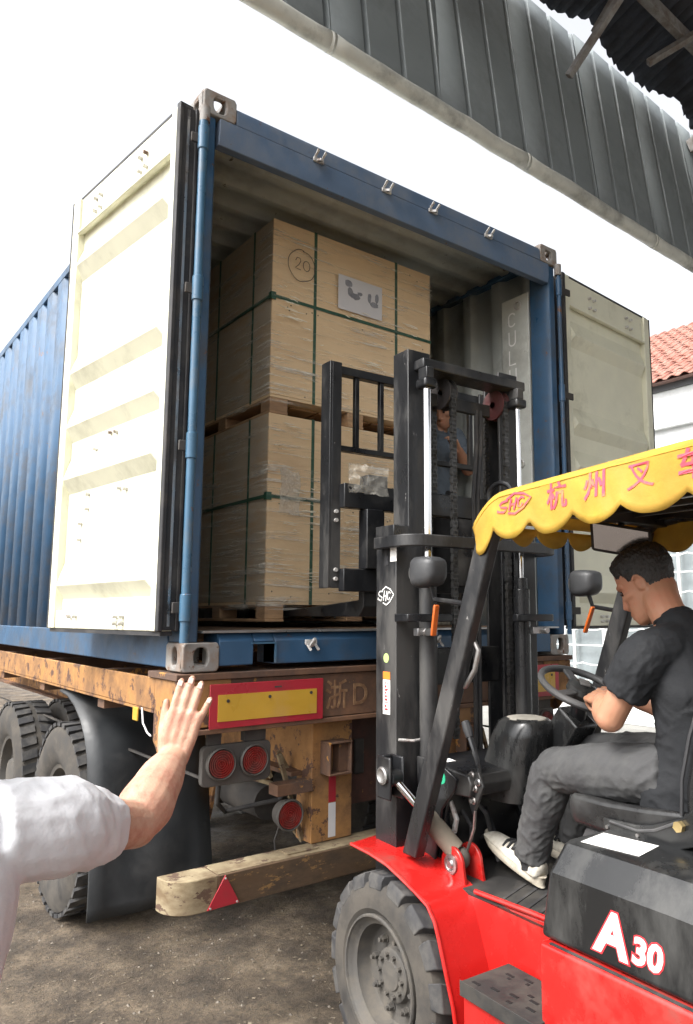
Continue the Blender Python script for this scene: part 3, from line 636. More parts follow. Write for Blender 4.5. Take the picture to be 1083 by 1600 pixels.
# reflector plates
for x0, lab in ((.114, None), (W_ - .114 - .552, None)):
    p = MB().box((x0, -.018, 1.198), (x0 + .552, -.0125, 1.378)).build('reflector_plate', K['plate_red'], tr, bevel=.002)
    MB().box((x0 + .036, -.0205, 1.226), (x0 + .516, -.0185, 1.334)).build('yellow_field', K['plate_yel'], p)
    sc_ = MB()
    for x, z in ((.08, 1.308), (.276, 1.314), (.485, 1.318)): sc_.cyl((x0 + x, -.0206, z), (x0 + x, -.0235, z), .007, n=10)
    sc_.build('screws', K['dark'], p)
    s2 = MB().box((x0 + .30, -.0195, 1.350), (x0 + .335, -.0182, 1.356)); s2.build('slot', K['dark'], p)
# faded stencilled plate number on the beam
for t_, x in (('浙', .69), ('D', .84), ('15', .965)):
    text_mesh(t_, .135, lambda u, v, d_, x=x: (x + u * .95, .0025 - d_, 1.245 + v * 1.05), 'stencilled_number', mat('faded_stencil_%d' % int(x * 100), (.36, .22, .11), .8, dirt=(.17, .085, .045), dirt_amt=.75, dirt_sc=22), tr, bold=.001, sub=0)
# lamps
def lamp_round(c, r, parent):
    MB().lathe(c, (0, -1, 0), [(-.03, r * .9), (.0, r * 1.16), (.018, r * 1.2), (.024, r * 1.1), (.014, r * 1.0)], n=32).build('lamp_rim', K['lamp'], parent)
    pf = [(-.004, r * 1.0)]
    for k in range(6): q = r * (1 - k / 6.0); pf += [(.012, q - .001), (.022, q - r * .03), (.022, q - r * .085), (.012, q - r * .12)]
    pf = [(h, max(q, .0015)) for h, q in pf]
    return MB().lathe(c, (0, -1, 0), pf, n=32, caps=True).build('red_lens', K['lens'], parent, smooth=50)
for x0 in (.105, W_ - .435):
    hb = MB(); pts = []
    for cx, cz, a0 in ((x0 + .03, .985, 180), (x0 + .30, .985, 270), (x0 + .30, 1.10, 0), (x0 + .03, 1.10, 90)): pts += [(cx + .025 * math.cos(R(a0 + q)), .03, cz + .025 * math.sin(R(a0 + q))) for q in (0, 30, 60, 90)]
    hb.prism(pts, (0, .03, 0)); hh = hb.build('tail_lamp', K['lamp'], tr, bevel=.004)
    for lx in (.085, .238): lamp_round((x0 + lx, .03, 1.05), .056, hh)
    MB().box((x0 + .03, .035, 1.127), (x0 + .09, .055, 1.20)).build('lamp_bracket', K['dark'], tr); MB().box((x0 + .2, .035, 1.127), (x0 + .3, .075, 1.197)).build('lamp_bracket', K['dark'], tr)
for x in (.565, W_ - .565):
    l_ = MB().lathe((x, .10, .775), (0, -1, 0), [(-.06, .03), (-.05, .055), (.0, .068)], n=28, caps=True).build('stop_lamp', K['lamp'], tr); lamp_round((x, .10, .775), .058, l_)
    MB().tube([(x, .15, .76), (x - .04, .15, .66), (x - .02, .16, .55)], .004, 6).build('lamp_wire', K['dark'], tr)
    MB().bar((x - .02, .16, 1.03), (x + .11, .16, .64), .018, .018).build('lamp_stay', K['bumper'], tr)
for p_, q_ in (((.50, .28, 1.05), (.575, .28, .905)), ((.612, .28, 1.02), (.665, .28, .93)), ((.655, .25, .70), (.715, .22, .61)), ((.40, .6, .93), (.62, .35, .86))): MB().bar(p_, q_, .016, .016).build('brace', K['bumper'], tr)
# underrun bumper with rounded ends, on two channel posts
b = MB(); prof_ = []
for i in range(9): a = R(180 - 90 - i * 10); prof_.append((-.02 + .085 - .085 * math.cos(R(90 - i * 11.25)) + 0.0, -.02 + .085 - .085 * math.sin(R(90 - i * 11.25)) if False else -.02 + .085 * (1 - math.cos(R(i * 11.25)))) )
lp = [(.09 - .115 * math.sin(R(i * 11.25)), -.02 + .115 * (1 - math.cos(R(i * 11.25)))) for i in range(9)]
poly = [(x, y) for x, y in lp][::-1] + [(W_ - x, y) for x, y in lp]
poly += [(W_ + .025, .12), (-.025, .12)]
mid = [(.175, -.02), (W_ - .175, -.02), (W_ - .175, .12), (.175, .12)]
b.prism([(x, y, .50) for x, y in mid], (0, 0, .126)); b.build('bumper', mat('bumper_worn_brown', (.115, .068, .035), .75, var=.3, sc=5, dirt=(.055, .038, .025), dirt_amt=.5, dirt_sc=5, chips=(.23, .13, .05), chip_amt=.14, chip_sc=13, stretch=(1, 1, 2.5)), tr, bevel=.004)
for sx in (0, 1):
    fx = (lambda q: q) if sx == 0 else (lambda q: W_ - q)
    e_ = MB().prism([(fx(x), y, .499) for x, y in [(.1745, -.0205)] + lp + [(-.025, .12), (.1745, .12)]], (0, 0, .128)); e_.build('bumper_end', K['bumper'], tr, bevel=.004)
MB().box((.178, -.012, .6262), (W_ - .178, .118, .6285)).build('bumper_lit_top', K['bumper'], tr)  # thin pale strip, sky light on the bumper's top put into colour
for x in (.79, W_ - .79):
    q = MB(); q.box((x - .112, .085, .632), (x + .112, .10, 1.176)).box((x - .112, .1002, .632), (x - .10, .22, 1.176)).box((x + .10, .1002, .632), (x + .112, .22, 1.176)); q.build('bumper_post', K['orange'], tr, bevel=.003)
    MB().box((x - .02, .0835, .80), (x + .02, .0846, .925)).build('red_tape', K['plate_red'], tr); MB().box((x - .02, .0835, .645), (x + .02, .0846, .797)).build('white_tape', K['paper'], tr)
    q = MB(); q.box((x - .07, .0, .935), (x + .055, .083, .943)).box((x - .07, .0, 1.075), (x + .055, .083, 1.083)).box((x - .07, .002, .9432), (x - .062, .083, 1.0748)).box((x + .047, .002, .9432), (x + .055, .083, 1.0748)).box((x + .0, .03, .9432), (x + .0465, .083, 1.0748)); q.build('bracket_box', K['rustbeam'], tr, bevel=.002)
    MB().box((x - .30, .07, .865), (x - .113, .15, .915)).build('lamp_shelf', K['rustbeam'], tr, bevel=.003)
    MB().box((x - .27, .02, .6287), (x - .11, .09, .6335)).build('gusset', K['bumper'], tr)
b = MB(); b.box((.95, .20, .74), (W_ - .95, .215, 1.17)); b.build('tool_panel', mat('red_brown_panel', (.11, .04, .028), .7, dirt=(.05, .035, .03), dirt_amt=.5, chips=(.3, .15, .05), chip_amt=.08), tr)
for x in (1.02, 1.35): MB().box((x - .03, .185, .88), (x + .03, .1995, 1.05)).build('panel_slot', K['dark'], tr, bevel=.01)
# reflective triangles
for x0 in (.128, W_ - .128 - .14):
    t_ = MB().prism([(x0, -.0285, .504), (x0 + .14, -.0285, .508), (x0 + .075, -.0285, .624)], (0, .006, 0)).build('reflective_triangle', K['plate_red'], tr, bevel=.001)
    q = MB()
    for x, z in ((x0 + .012, .511), (x0 + .128, .514), (x0 + .075, .612)): q.cyl((x, -.0285, z), (x, -.032, z), .004, n=8)
    q.build('rivets', K['zinc'], t_)
# mudflaps, wheels, axles, hangers
for x0, sx in ((-.025, 1), (W_ + .025, -1)):
    b = MB(); rr = []
    for j in range(18):
        if j < 7: q = R(90 * j / 6); y, z = 1.66 - .60 * math.sin(q) , 1.235 - .45 * (1 - math.cos(q)) * .9
        else: y, z = 1.06 - .10 * math.sin((j - 6) / 11 * 1.5), .83 - (j - 6) * .0575
        rr.append([(x0 + sx * (.64 * i / 8), y + .012 * math.sin(i * 1.3 + j * .4), z) for i in range(9)])
    b.rings(rr, closed=False, caps=False); o = b.build('mudflap', K['flap'], tr, smooth=60); solidify(o, .012)
tyre_src = None
def lugs(b, c, ax, R0, n, w_, h_, dep):
    c, ax = Vector(c), Vector(ax).normalized(); u = ax.orthogonal().normalized(); v = ax.cross(u)
    for i in range(n):
        a = 2 * math.pi * i / n; rad = u * math.cos(a) + v * math.sin(a); tg = ax.cross(rad)
        for s in (-1, 1):
            b.obox(c + rad * (R0 + dep / 2 - .004) + ax * s * w_ * .27, ax + tg * s * .22, tg, rad, w_ * .2, math.pi * R0 / n * .66, dep / 2)
for ax_y in (1.75, 3.07):
    MB().cyl((.2, ax_y, .52), (W_ - .2, ax_y, .52), .075, n=14).build('axle', K['dark'], tr)
    for x in (.125, .45, W_ - .45, W_ - .125):
        if tyre_src is None:
            wh = MB().lathe((-.13, 0, 0), (1, 0, 0), [(.05, .27), (.02, .30), (.0, .36), (.0, .44), (.025, .495), (.06, .508), (.13, .512), (.2, .508), (.235, .495), (.26, .44), (.26, .36), (.24, .30), (.21, .27)], n=48).build('tyre', K['tyre'], tr, shift=False)
            tyre_src = wh
            rm = MB().lathe((-.13, 0, 0), (1, 0, 0), [(.03, .30), (.04, .265), (.10, .25), (.12, .15), (.05, .12), (.05, .001)], n=32).build('rim', K['hub'], wh, shift=False)
            lb = MB(); lugs(lb, (0, 0, 0), (1, 0, 0), .505, 36, .24, .05, .02); tg_ = lb.build('tread', K['tread'], wh, shift=False)
        else:
            wh = inst(tyre_src, 'tyre', tr); inst(rm, 'rim', wh); inst(tg_, 'tread', wh)
        wh.location = Vector((x, ax_y, .52)) - Vector((1.22, 0, 0))
for x in (.62, .95, W_ - .62):
    MB().prism([(x, .9, .95), (x, 1.35, .95), (x, 1.2, .62), (x, 1.05, .55)], (.02, 0, 0)).build('spring_hanger', K['orange'], tr)
    MB().cyl((x + .1, .55, .72), (x + .1, .95, .72), .085, n=18).build('brake_chamber', K['dark'], tr)
MB().tube([(.35, .35, 1.0), (.36, .4, .8), (.5, .6, .7), (.75, .5, .74), (.8, .3, .95)], .012).build('air_hose', K['rubber'], tr)
b = MB(); b.tube([(-.026, .36, 1.262), (-.03, .33, 1.20), (-.028, .28, 1.165), (-.026, .243, 1.155)], .004, 6); b.build('side_lamp_wire', K['paper'], tr)
MB().box((-.032, .40, 1.20), (-.024, .46, 1.258)).build('side_marker', K['plate_yel'], tr, bevel=.003)

# ================================================================ CRATES
def crate(name, label, z0, extra):
    x0, x1, y0, y1 = .64, 1.785, .50, 1.66; zs, z1 = z0 + .105, z0 + 1.105
    c = thing(name, label, 'crate', ((x0 + x1) / 2, (y0 + y1) / 2, z0), group='plywood crates stacked in the container')
    MB().box((x0, y0, zs), (x1, y0 + .012, z1)).build('front_panel', K['ply'], c, bevel=.0015)
    MB().box((x0, y1 - .012, zs), (x1, y1, z1)).build('rear_panel', K['ply'], c)
    for xa in (x0 + .001, x1 - .013): MB().box((xa, y0 + .0125, zs), (xa + .012, y1 - .0125, z1)).build('side_panel', K['plyside_shaded'], c, bevel=.0015)
    MB().box((x0 + .014, y0 + .0125, z1 - .014), (x1 - .014, y1 - .0125, z1 - .001)).build('lid_panel', K['ply'], c)
    MB().box((x0 + .002, y0 + .002, zs - .016), (x1 - .002, y1 - .002, zs - .001)).build('base_panel', K['ply'], c)
    for i, bx in enumerate((x0 + .004, (x0 + x1) / 2 - .06, x1 - .114)):
        for by in (y0 + .004, (y0 + y1) / 2 - .05, y1 - .11):
            MB().box((bx, by, z0 + .016), (bx + .11, by + .10, zs - .017)).build('pallet_block', K['wood'], c, bevel=.003)
        MB().box((bx, y0 + .001, z0 + .001), (bx + .11, y1 - .002, z0 + .0155)).build('bottom_board', K['wood'], c, bevel=.002)
    for i in range(6): MB().box((x0 + .003 + i * .19, y0 + .112, zs - .028), (x0 + .17 + i * .19, y1 - .115, zs - .0165)).build('deck_board', K['wood'], c)
    zm = z0 + .655
    sw = .009
    for x in (x0 + .275, x0 + .865):
        MB().box((x - sw, y0 - .003, z0 + .09), (x + sw, y0 - .0005, z1 + .002)).box((x - sw, y0 - .003, z1 + .0022), (x + sw, y1, z1 + .004)).build('strap', K['strap'], c)
    for y in (y0 + .215, y0 + .66):
        MB().box((x0 - .003, y - sw, z0 + .09), (x0 - .0005, y + sw, z1 + .003)).build('strap', K['strap'], c)
    q = MB().box((x0 - .004, y0 - .0062, zm - sw), (x1 + .004, y0 - .0035, zm + sw)).box((x0 - .0065, y0 - .006, zm - sw), (x0 - .0035, y1, zm + sw)); q.build('strap', K['strap'], c)
    MB().box((x0 - .008, y0 - .010, zm - .022), (x0 + .02, y0 - .0065, zm + .02)).box((x0 - .010, y0 - .009, zm - .02), (x0 - .0068, y0 + .02, zm + .02)).build('corner_protector', K['strap'], c)
    q = MB(); random.seed(z0)
    for i in range(16):
        x, z = random.uniform(x0 + .03, x1 - .03), random.choice((zs + .03, zs + .5, z1 - .05, z1 - .35)) + random.uniform(-.03, .03)
        q.cyl((x, y0 + .001, z), (x, y0 - .001, z), .0042, n=7)
    q.build('nail_heads', K['dark'], c)
    # stretch film round the crate, a few millimetres proud and wrinkled
    q = MB(); rr = []
    path = [(x1 + .008, y0 + .5), (x1 + .008, y0 - .009)] + [(x1 - (x1 - x0) * i / 24, y0 - .011) for i in range(1, 24)] + [(x0 - .009, y0 - .009)] + [(x0 - .009, y0 + .07 + .12 * i) for i in range(9)]
    for j in range(40):
        z = z0 + .06 + (z1 - z0 - .09) * j / 39
        rr.append([(x, y - .004 * abs(noise.noise(Vector((x * 3 + z, z * 26, 1)))), z) for x, y in path])
    q.rings(rr, closed=False, caps=False); q.build('stretch_film', K['film'], c, smooth=180, recalc=False)
    # film folds as pale slivers, their glints painted into the colour
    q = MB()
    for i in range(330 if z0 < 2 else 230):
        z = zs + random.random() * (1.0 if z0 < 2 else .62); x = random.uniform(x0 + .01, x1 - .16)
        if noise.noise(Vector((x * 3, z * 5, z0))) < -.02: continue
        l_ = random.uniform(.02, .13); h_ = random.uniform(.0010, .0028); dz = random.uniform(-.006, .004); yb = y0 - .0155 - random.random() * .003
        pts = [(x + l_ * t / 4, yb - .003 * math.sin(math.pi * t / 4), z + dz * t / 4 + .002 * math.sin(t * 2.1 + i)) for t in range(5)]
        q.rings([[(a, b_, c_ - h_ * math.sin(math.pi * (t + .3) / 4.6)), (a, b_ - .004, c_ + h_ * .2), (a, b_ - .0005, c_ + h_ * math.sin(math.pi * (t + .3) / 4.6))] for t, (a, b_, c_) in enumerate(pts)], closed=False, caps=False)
    o = q.build('film_fold_glints', K['fold_glint'], c, smooth=180, recalc=False); o['kind'] = 'stuff'
    extra(c, x0, y0, zs, z1)
    return c
def upper_extra(c, x0, y0, zs, z1):
    yy = y0 - .0128
    MB().box((1.065, yy - .001, 3.425), (1.385, yy, 3.635)).build('paper_label', K['paper'], c)
    q = MB()
    for cx, cz, w_, h_ in ((1.14, 3.595, .028, .026), (1.15, 3.545, .02, .03), (1.185, 3.525, .035, .022), (1.22, 3.55, .02, .012), (1.29, 3.545, .016, .034), (1.325, 3.51, .034, .018), (1.345, 3.555, .014, .03)):
        q.prism([(cx + w_ * math.cos(t * .524) * random.uniform(.75, 1.1), yy - .0022, cz + h_ * math.sin(t * .524) * random.uniform(.75, 1.1)) for t in range(12)], (0, .001, 0))
    q.build('label_symbols', K['ink'], c)
    cx, cz = .815, 3.605; q = MB(); n_ = (0, -1, 0)
    q.stroke([(cx + .088 * math.cos(R(80 + t * 12.2)), yy, cz + (.092 + .004 * math.sin(t)) * math.sin(R(80 + t * 12.2))) for t in range(31)], .0045, n_)
    q.stroke([(cx + u, yy, cz + v) for u, v in ((-.040, .022), (-.030, .042), (-.012, .042), (-.006, .026), (-.02, .0), (-.042, -.022), (-.028, -.024), (-.004, -.026))], .0045, n_)
    q.stroke([(cx + .032 + .022 * math.cos(R(t * 30)), yy, cz + .006 + .030 * math.sin(R(t * 30))) for t in range(13)], .0045, n_)
    q.build('crate_number', K['pencil'], c)
def lower_extra(c, x0, y0, zs, z1):
    q = MB(); rr = []
    for j in range(10):
        z = 2.43 - j * .026
        rr.append([(.70 + .02 * i + .012 * math.sin(j * .6) + (.015 if j > 5 else 0), y0 - .016 - .012 * abs(noise.noise(Vector((i * .5, j * .5, 2)))), z + .01 * math.sin(i)) for i in range(7)])
    q.rings(rr, closed=False, caps=False); q.build('torn_film_flap', film('milky_film', .6, (30, 30, 30), .35, .9), c, smooth=180)
crate('plywood_crate', 'lower plywood crate resting on the container floor, with a torn flap of film', ZB + .197, lower_extra)
crate('plywood_crate', 'upper plywood crate with circled number twenty and a white paper label', ZB + .197 + 1.106, upper_extra)

# ================================================================ FORKLIFT (local frame: +y forward, x to the right, z up; origin under the front axle)
FO, FR = Vector((1.1302, -.6559, 0)), R(-3)
FRAME = (FO, FR)
fk = thing('forklift', 'red counterbalance forklift with black mast, yellow fringed canopy and its forks at the crates', 'forklift', (0, 0, 0), FRAME)
XC = -.055                      # lateral centre
mx = lambda x: 2 * XC - x       # mirror
def both(fn):
    fn(lambda x: x, 1); fn(mx, -1)
# --- wheels
def wheel(cx, cy, cz, r, wd, face, nlug, name='wheel'):
    """face = -1: outer side towards -x"""
    root = bpy.data.objects.new(name, None); C.objects.link(root); root.parent = fk; root.location = (cx, cy, cz)
    f = face; k = r / .355
    T = MB().lathe((0, 0, 0), (f, 0, 0), [(-wd, .22 * k), (-wd, .30 * k), (-wd + .015, .325 * k), (-.03, .325 * k), (-.012, .318 * k), (0, .30 * k), (.004, .27 * k), (.004, .235 * k), (-.006, .222 * k), (-.012, .214 * k)], n=56)
    T.build('tyre', K['tyre'], root, shift=False)
    b = MB(); ax = Vector((f, 0, 0)); u, v = Vector((0, 1, 0)), Vector((0, 0, 1))
    for i in range(nlug):
        for side in (0, 1):
            a = 2 * math.pi * (i + .5 * side) / nlug; h = math.pi / nlug * .70
            def pt(aa, rr, x): return ax * x + (u * math.cos(aa) + v * math.sin(aa)) * rr
            xo, xi = (0.0, -wd * .52) if side == 0 else (-wd, -wd * .48)
            sg = .10 if side == 0 else -.10
            P = []
            for aa in (a - h, a + h):
                P += [pt(aa, .303 * k, xo + (-.001 if side == 0 else .001)), pt(aa, .338 * k, xo + (-.004 if side == 0 else .004)), pt(aa, r, xo + (-.016 if side == 0 else .016)), pt(aa + sg, r + .001, xi), pt(aa + sg, .318 * k, xi)]
            b.poly(P, [(0, 1, 2, 3, 4), (9, 8, 7, 6, 5), (0, 5, 6, 1), (1, 6, 7, 2), (2, 7, 8, 3), (3, 8, 9, 4), (4, 9, 5, 0)])
    b.build('tread_blocks', K['tread'], root, bevel=.004, shift=False)
    rim = MB().lathe((0, 0, 0), (f, 0, 0), [(-.014, .214 * k), (.002, .217 * k), (.006, .210 * k), (.0, .203 * k), (-.012, .196 * k), (-.020, .186 * k), (-.024, .178 * k), (-.075, .172 * k), (-.082, .165 * k), (-.085, .098 * k), (-.080, .094 * k), (-.062, .090 * k), (-.058, .084 * k), (-.058, .052 * k), (-.052, .048 * k), (-.050, .001)], n=56).build('rim', K['hub'], root, shift=False, smooth=40)
    MB().lathe((0, 0, 0), (f, 0, 0), [(.0035, .2165 * k), (.009, .2135 * k), (.0085, .2075 * k), (.002, .2045 * k)], n=56).build('lock_ring', K['hub'], rim, shift=False)
    nut = None
    for i in range(8):
        a = 2 * math.pi * i / 8 + .2; p = ((-.085) * f, .122 * k * math.cos(a), .122 * k * math.sin(a))
        if nut is None:
            q = MB(); q.cyl((0, 0, 0), (f * .006, 0, 0), .017, n=14); q.cyl((f * .006, 0, 0), (f * .024, 0, 0), .0135, n=6); q.cyl((f * .024, 0, 0), (f * .036, 0, 0), .008, n=10)
            nut = q.build('wheel_nut', K['hub'], rim, shift=False); nut.location = p
        else: inst(nut, 'wheel_nut', rim, p)
    hb = None
    for i in range(10):
        a = 2 * math.pi * i / 10; p = ((-.058) * f, .069 * k * math.cos(a), .069 * k * math.sin(a))
        if hb is None: hb = MB().cyl((0, 0, 0), (f * .014, 0, 0), .0085, n=6).build('hub_bolt', K['hub'], rim, shift=False); hb.location = p
        else: inst(hb, 'hub_bolt', rim, p)
    return root
wheel(-.61, 0, .355, .355, .225, -1, 17); wheel(mx(-.61), 0, .355, .355, .225, 1, 17)
wheel(-.52, -1.70, .27, .27, .16, -1, 15); wheel(mx(-.52), -1.70, .27, .27, .16, 1, 15)
MB().cyl((-.40, 0, .355), (mx(-.40), 0, .355), .10, n=18).build('drive_axle', K['black'], fk)
# --- fenders and body side
prof = [(.262, .757), (.235, .766), (.10, .762), (-.014, .750), (-.10, .728), (-.185, .704), (-.255, .680), (-.292, .640), (-.315, .59), (-.345, .51), (-.385, .41), (-.41, .30)]
def fender(f, s):
    b = MB(); rr = []
    for i, (y, z) in enumerate(prof):
        d = Vector((0, prof[min(i + 1, 11)][0] - prof[max(i - 1, 0)][0], prof[min(i + 1, 11)][1] - prof[max(i - 1, 0)][1])).normalized(); nrm = Vector((0, d.z, -d.y))
        if nrm.z < 0 and nrm.y > 0: nrm = -nrm
        xo = -.58 + (.03 if i == 0 else 0); xi = -.345 if y > -.27 else -.393
        o0, i0 = Vector((f(xo), y, z)), Vector((f(xi), y + (.05 if i < 2 else 0), z))
        rr.append([o0, i0, i0 - nrm * .012, o0 - nrm * .012])
    b.rings(rr); b.build('fender', K['red'], fk, bevel=.003, smooth=50)
    # rolled lip along the outer edge
    q = MB().tube([(f(-.58), y, z - .004) for y, z in prof[1:]], .007, 8); q.build('fender_lip', K['red'], fk)
both(fender)
def side(f, s):
    # inner frame side behind the wheel, panel above the step, body panel, step
    MB().prism([(f(-.400), -.40, .21), (f(-.400), -.385, .36), (f(-.400), -.345, .47), (f(-.400), -.315, .55), (f(-.400), -.285, .63), (f(-.400), -.245, .680), (f(-.400), -.795, .712), (f(-.400), -.795, .21)], (s * .012, 0, 0)).build('frame_side', K['red'], fk, bevel=.006)
    MB().tube([(f(-.403), -.30, .70), (f(-.403), -.57, .712), (f(-.403), -.785, .717)], .009, 8).build('side_edge', K['red'], fk)
    b = MB(); b.prism([(f(-.585), -.775, .20), (f(-.585), -.775, .738), (f(-.585), -2.0, .738), (f(-.585), -2.0, .52), (f(-.585), -1.98, .42), (f(-.585), -1.9, .52), (f(-.585), -1.75, .58), (f(-.585), -1.6, .57), (f(-.585), -1.45, .48), (f(-.585), -1.38, .22)], (s * .19, 0, 0)); b.build('body_side', K['red'], fk, bevel=.012, seg=3)
    MB().prism([(f(-.605), -.465, .48), (f(-.605), -.465, .20), (f(-.605), -.79, .20), (f(-.605), -.79, .495)], (s * .19, 0, 0)).build('step_panel', K['red'], fk, bevel=.006)
    st = MB(); st.box((f(-.622), -.475, .505), (f(-.416), -.792, .530)).box((f(-.626), -.472, .488), (f(-.6225), -.793, .533)); so = st.build('step', K['floorplate'], fk, bevel=.004)
    sh = MB(); random.seed(5)
    for i in range(13):
        x, y = -.60 + .16 * ((i * .5 + .13 * (i // 2)) % 1), -.50 - .26 * ((i * .6180) % 1)
        sh.box((f(x), y, .5302), (f(x + .011), y - random.choice((.012, .02, .032)), .5312))
    sh.build('tread_slots', K['slot'], so)
both(side)
# floor plate, underframe
MB().box((-.40, .06, .675), (mx(-.40), -.86, .690)).build('floor', K['floorplate'], fk, bevel=.003)
gm_ = MB()
for i in range(7): gm_.obox((-.27 + .0, -.36 - i * .055, .6912), (1, .35, 0), (-.35, 1, 0), (0, 0, 1), .09, .006, .0015)
gm_.build('mat_ribs', K['rubber'], fk)
MB().box((-.39, .05, .24), (mx(-.39), -1.3, .673)).build('chassis', K['black'], fk)
# --- engine hood with chamfered shoulders, front edge raked
def hood():
    sec = [(-.565, .742), (-.565, .930), (-.512, 1.004), (-.49, 1.012), (mx(-.49), 1.012), (mx(-.512), 1.004), (mx(-.565), .930), (mx(-.565), .742)]
    b = MB(); rr = []
    def yf(z): return -.762 - (z - .742) * .20
    rr.append([Vector((x * 1, yf(z), z)) for x, z in sec]); rr.append([Vector((x, -1.2, z)) for x, z in sec]); rr.append([Vector((x, -1.95, z - (.02 if z > .9 else 0))) for x, z in sec])
    b.rings(rr); return b.build('hood', K['hood'], fk, bevel=.016, seg=4)
ho = hood()
for f_ in (lambda q: q, mx): MB().box((f_(-.578), -.81, .7385), (f_(-.568), -1.95, .7415)).build('hood_seal', K['rubber'], fk)
MB().prism([(-.495, -.865, 1.0135), (-.37, -.845, 1.0135), (-.345, -1.02, 1.0135), (-.47, -1.045, 1.0135)], (0, 0, .001)).build('paper_label', K['white'], ho)
def hoodmap(x0, z0, ky=1.0): return lambda u, v, d: (-.5655 - abs(d) * 1 - (.0 if d >= 0 else 0), x0 - u * ky, z0 + v)
def side_text(txt, size, y0, z0, m, layer, bold, name='model_lettering', sh=.18, slope=.0):
    return text_mesh(txt, size, lambda u, v, d: (-.5652 - layer - (d + .001) * .5, y0 - u, z0 + v + slope * u), name, m, ho, bold=bold, shear=sh, sub=0, thick=.0008)
for t_, sz, y0, z0 in (('A', .146, -.966, .780), ('30', .090, -1.080, .786)):
    side_text(t_, sz, y0, z0, K['decalred'], .0, .0105 if t_ == 'A' else .0075); side_text(t_, sz, y0, z0, K['white'], .0012, .0060 if t_ == 'A' else .0035)
# --- counterweight at the back
b = MB()
sec = [(-.50, .25), (-.575, .40), (-.58, .74), (-.55, .98), (-.48, 1.03)]
rr = []
for y, k, dz in ((-1.95, 1, 0), (-2.12, .97, 0), (-2.26, .88, -.01), (-2.33, .72, -.04)):
    L = [Vector((XC + (x - XC) * k, y, z + (dz if z > .9 else 0))) for x, z in sec]; rr.append(L + [Vector((2 * XC - p.x, p.y, p.z)) for p in L[::-1]])
b.rings(rr); b.build('counterweight', K['red'], fk, bevel=.02, seg=3)
# --- overhead guard: raked front pillars, rear pillars, top frame and bars
def guard(f, s):
    b = MB(); b.rings([[Vector((f(x), y + dy, z)) for x, dy in ((-.500, -.042), (-.455, -.042), (-.455, .042), (-.500, .042))] for y, z in ((-.036, .77), (-.147, 1.06), (-.327, 1.53), (-.475, 1.92), (-.50, 2.0))]); b.build('front_pillar', K['mastgrey'], fk, bevel=.007, seg=3)
    MB().bar((f(-.465), -1.92, 1.0), (f(-.465), -1.72, 2.03), .07, .07).build('rear_pillar', K['black'], fk, bevel=.008)
    MB().tube([(f(-.465), -.49, 1.99), (f(-.465), -.56, 2.04), (f(-.465), -.68, 2.055), (f(-.465), -1.75, 2.055)], .032, 12).build('guard_rail', K['black'], fk)
    # dash side plate with the pillar foot
    b = MB(); b.prism([(f(-.385), .06, 1.105), (f(-.385), -.08, 1.10), (f(-.385), -.182, 1.056), (f(-.385), -.17, 1.015), (f(-.385), -.092, .93), (f(-.385), -.045, .72), (f(-.385), .05, .72)], (s * .012, 0, 0)); b.build('dash_side_plate', K['mastgrey'], fk, bevel=.003)
both(guard)
for i in range(6):
    x = -.40 + i * .138
    MB().bar((x, -.62, 2.05), (x, -1.74, 2.05), .03, .03).build('guard_bar', K['black'], fk, bevel=.004)
MB().bar((-.465, -.60, 2.035), (mx(-.465), -.60, 2.035), .05, .05, (0, 0, 1)).build('guard_cross_bar', K['black'], fk, bevel=.005)
MB().bar((-.465, -1.74, 2.04), (mx(-.465), -1.74, 2.04), .05, .05, (0, 0, 1)).build('guard_cross_bar', K['black'], fk, bevel=.005)
# --- yellow canopy: sheet over the guard and a scalloped fringe all round
def flag(q): return .020 * noise.noise(Vector((q * 3.1, .4, 9))) + .014 * noise.noise(Vector((q * 9, 1.4, 9))) + .006 * noise.noise(Vector((q * 24, 2.4, 9)))
CL, CR_, YF, YB = -.507, mx(-.507), -.44, -2.02
def ctop(y): return 2.078 + .042 * min(1, max(0, (-.60 - y) / .7))
def topz(y): return ctop(y) if y < -.60 else ctop(-.6) - 1.15 * ((y + .60) / .16) ** 2 * .085
can = bpy.data.objects.new('canopy', None); C.objects.link(can); can.parent = fk
b = MB(); rr = []
ys = [-.44, -.46, -.485, -.51, -.54, -.57, -.61] + [-.66 - .085 * i for i in range(17)]
for y in ys:
    rr.append([(CL + (CR_ - CL) * i / 14, y, topz(y) + (0 if i in (0, 14) else .012 * math.sin(math.pi * i / 14) + .006 * noise.noise(Vector((i * .6, y * 4, 2))))) for i in range(15)])
b.rings(rr, closed=False, caps=False); o = b.build('canopy_sheet', K['yellow'], can, smooth=180); solidify(o, .002)
lows = [-.459, -.626, -.784, -.984, -1.154, -1.36, -1.55, -1.74, -1.93]; nots = [-.545, -.714, -.894, -1.074, -1.27, -1.455, -1.645, -1.84]
lz = [1.868, 1.912, 1.915, 1.926, 1.940, 1.95, 1.95, 1.95, 1.95]; nzv = [1.950, 1.962, 1.966, 1.972, 1.985, 1.99, 1.99, 1.99]
def hem(y):
    pts = sorted([(a, b_) for a, b_ in zip(lows, lz)] + [(a, b_) for a, b_ in zip(nots, nzv)], key=lambda t: -t[0])
    if y >= pts[0][0]: return pts[0][1] + (y - pts[0][0]) * .6
    for (a, za), (c, zc) in zip(pts, pts[1:]):
        if c <= y <= a:
            t = (a - y) / (a - c); low_first = za < zc
            e = 1 - (1 - t) ** .5 * 1 if False else None
            t = t if low_first else 1 - t          # t: 0 at low, 1 at notch
            return min(za, zc) + abs(zc - za) * (t ** 2.3)
    return pts[-1][1]
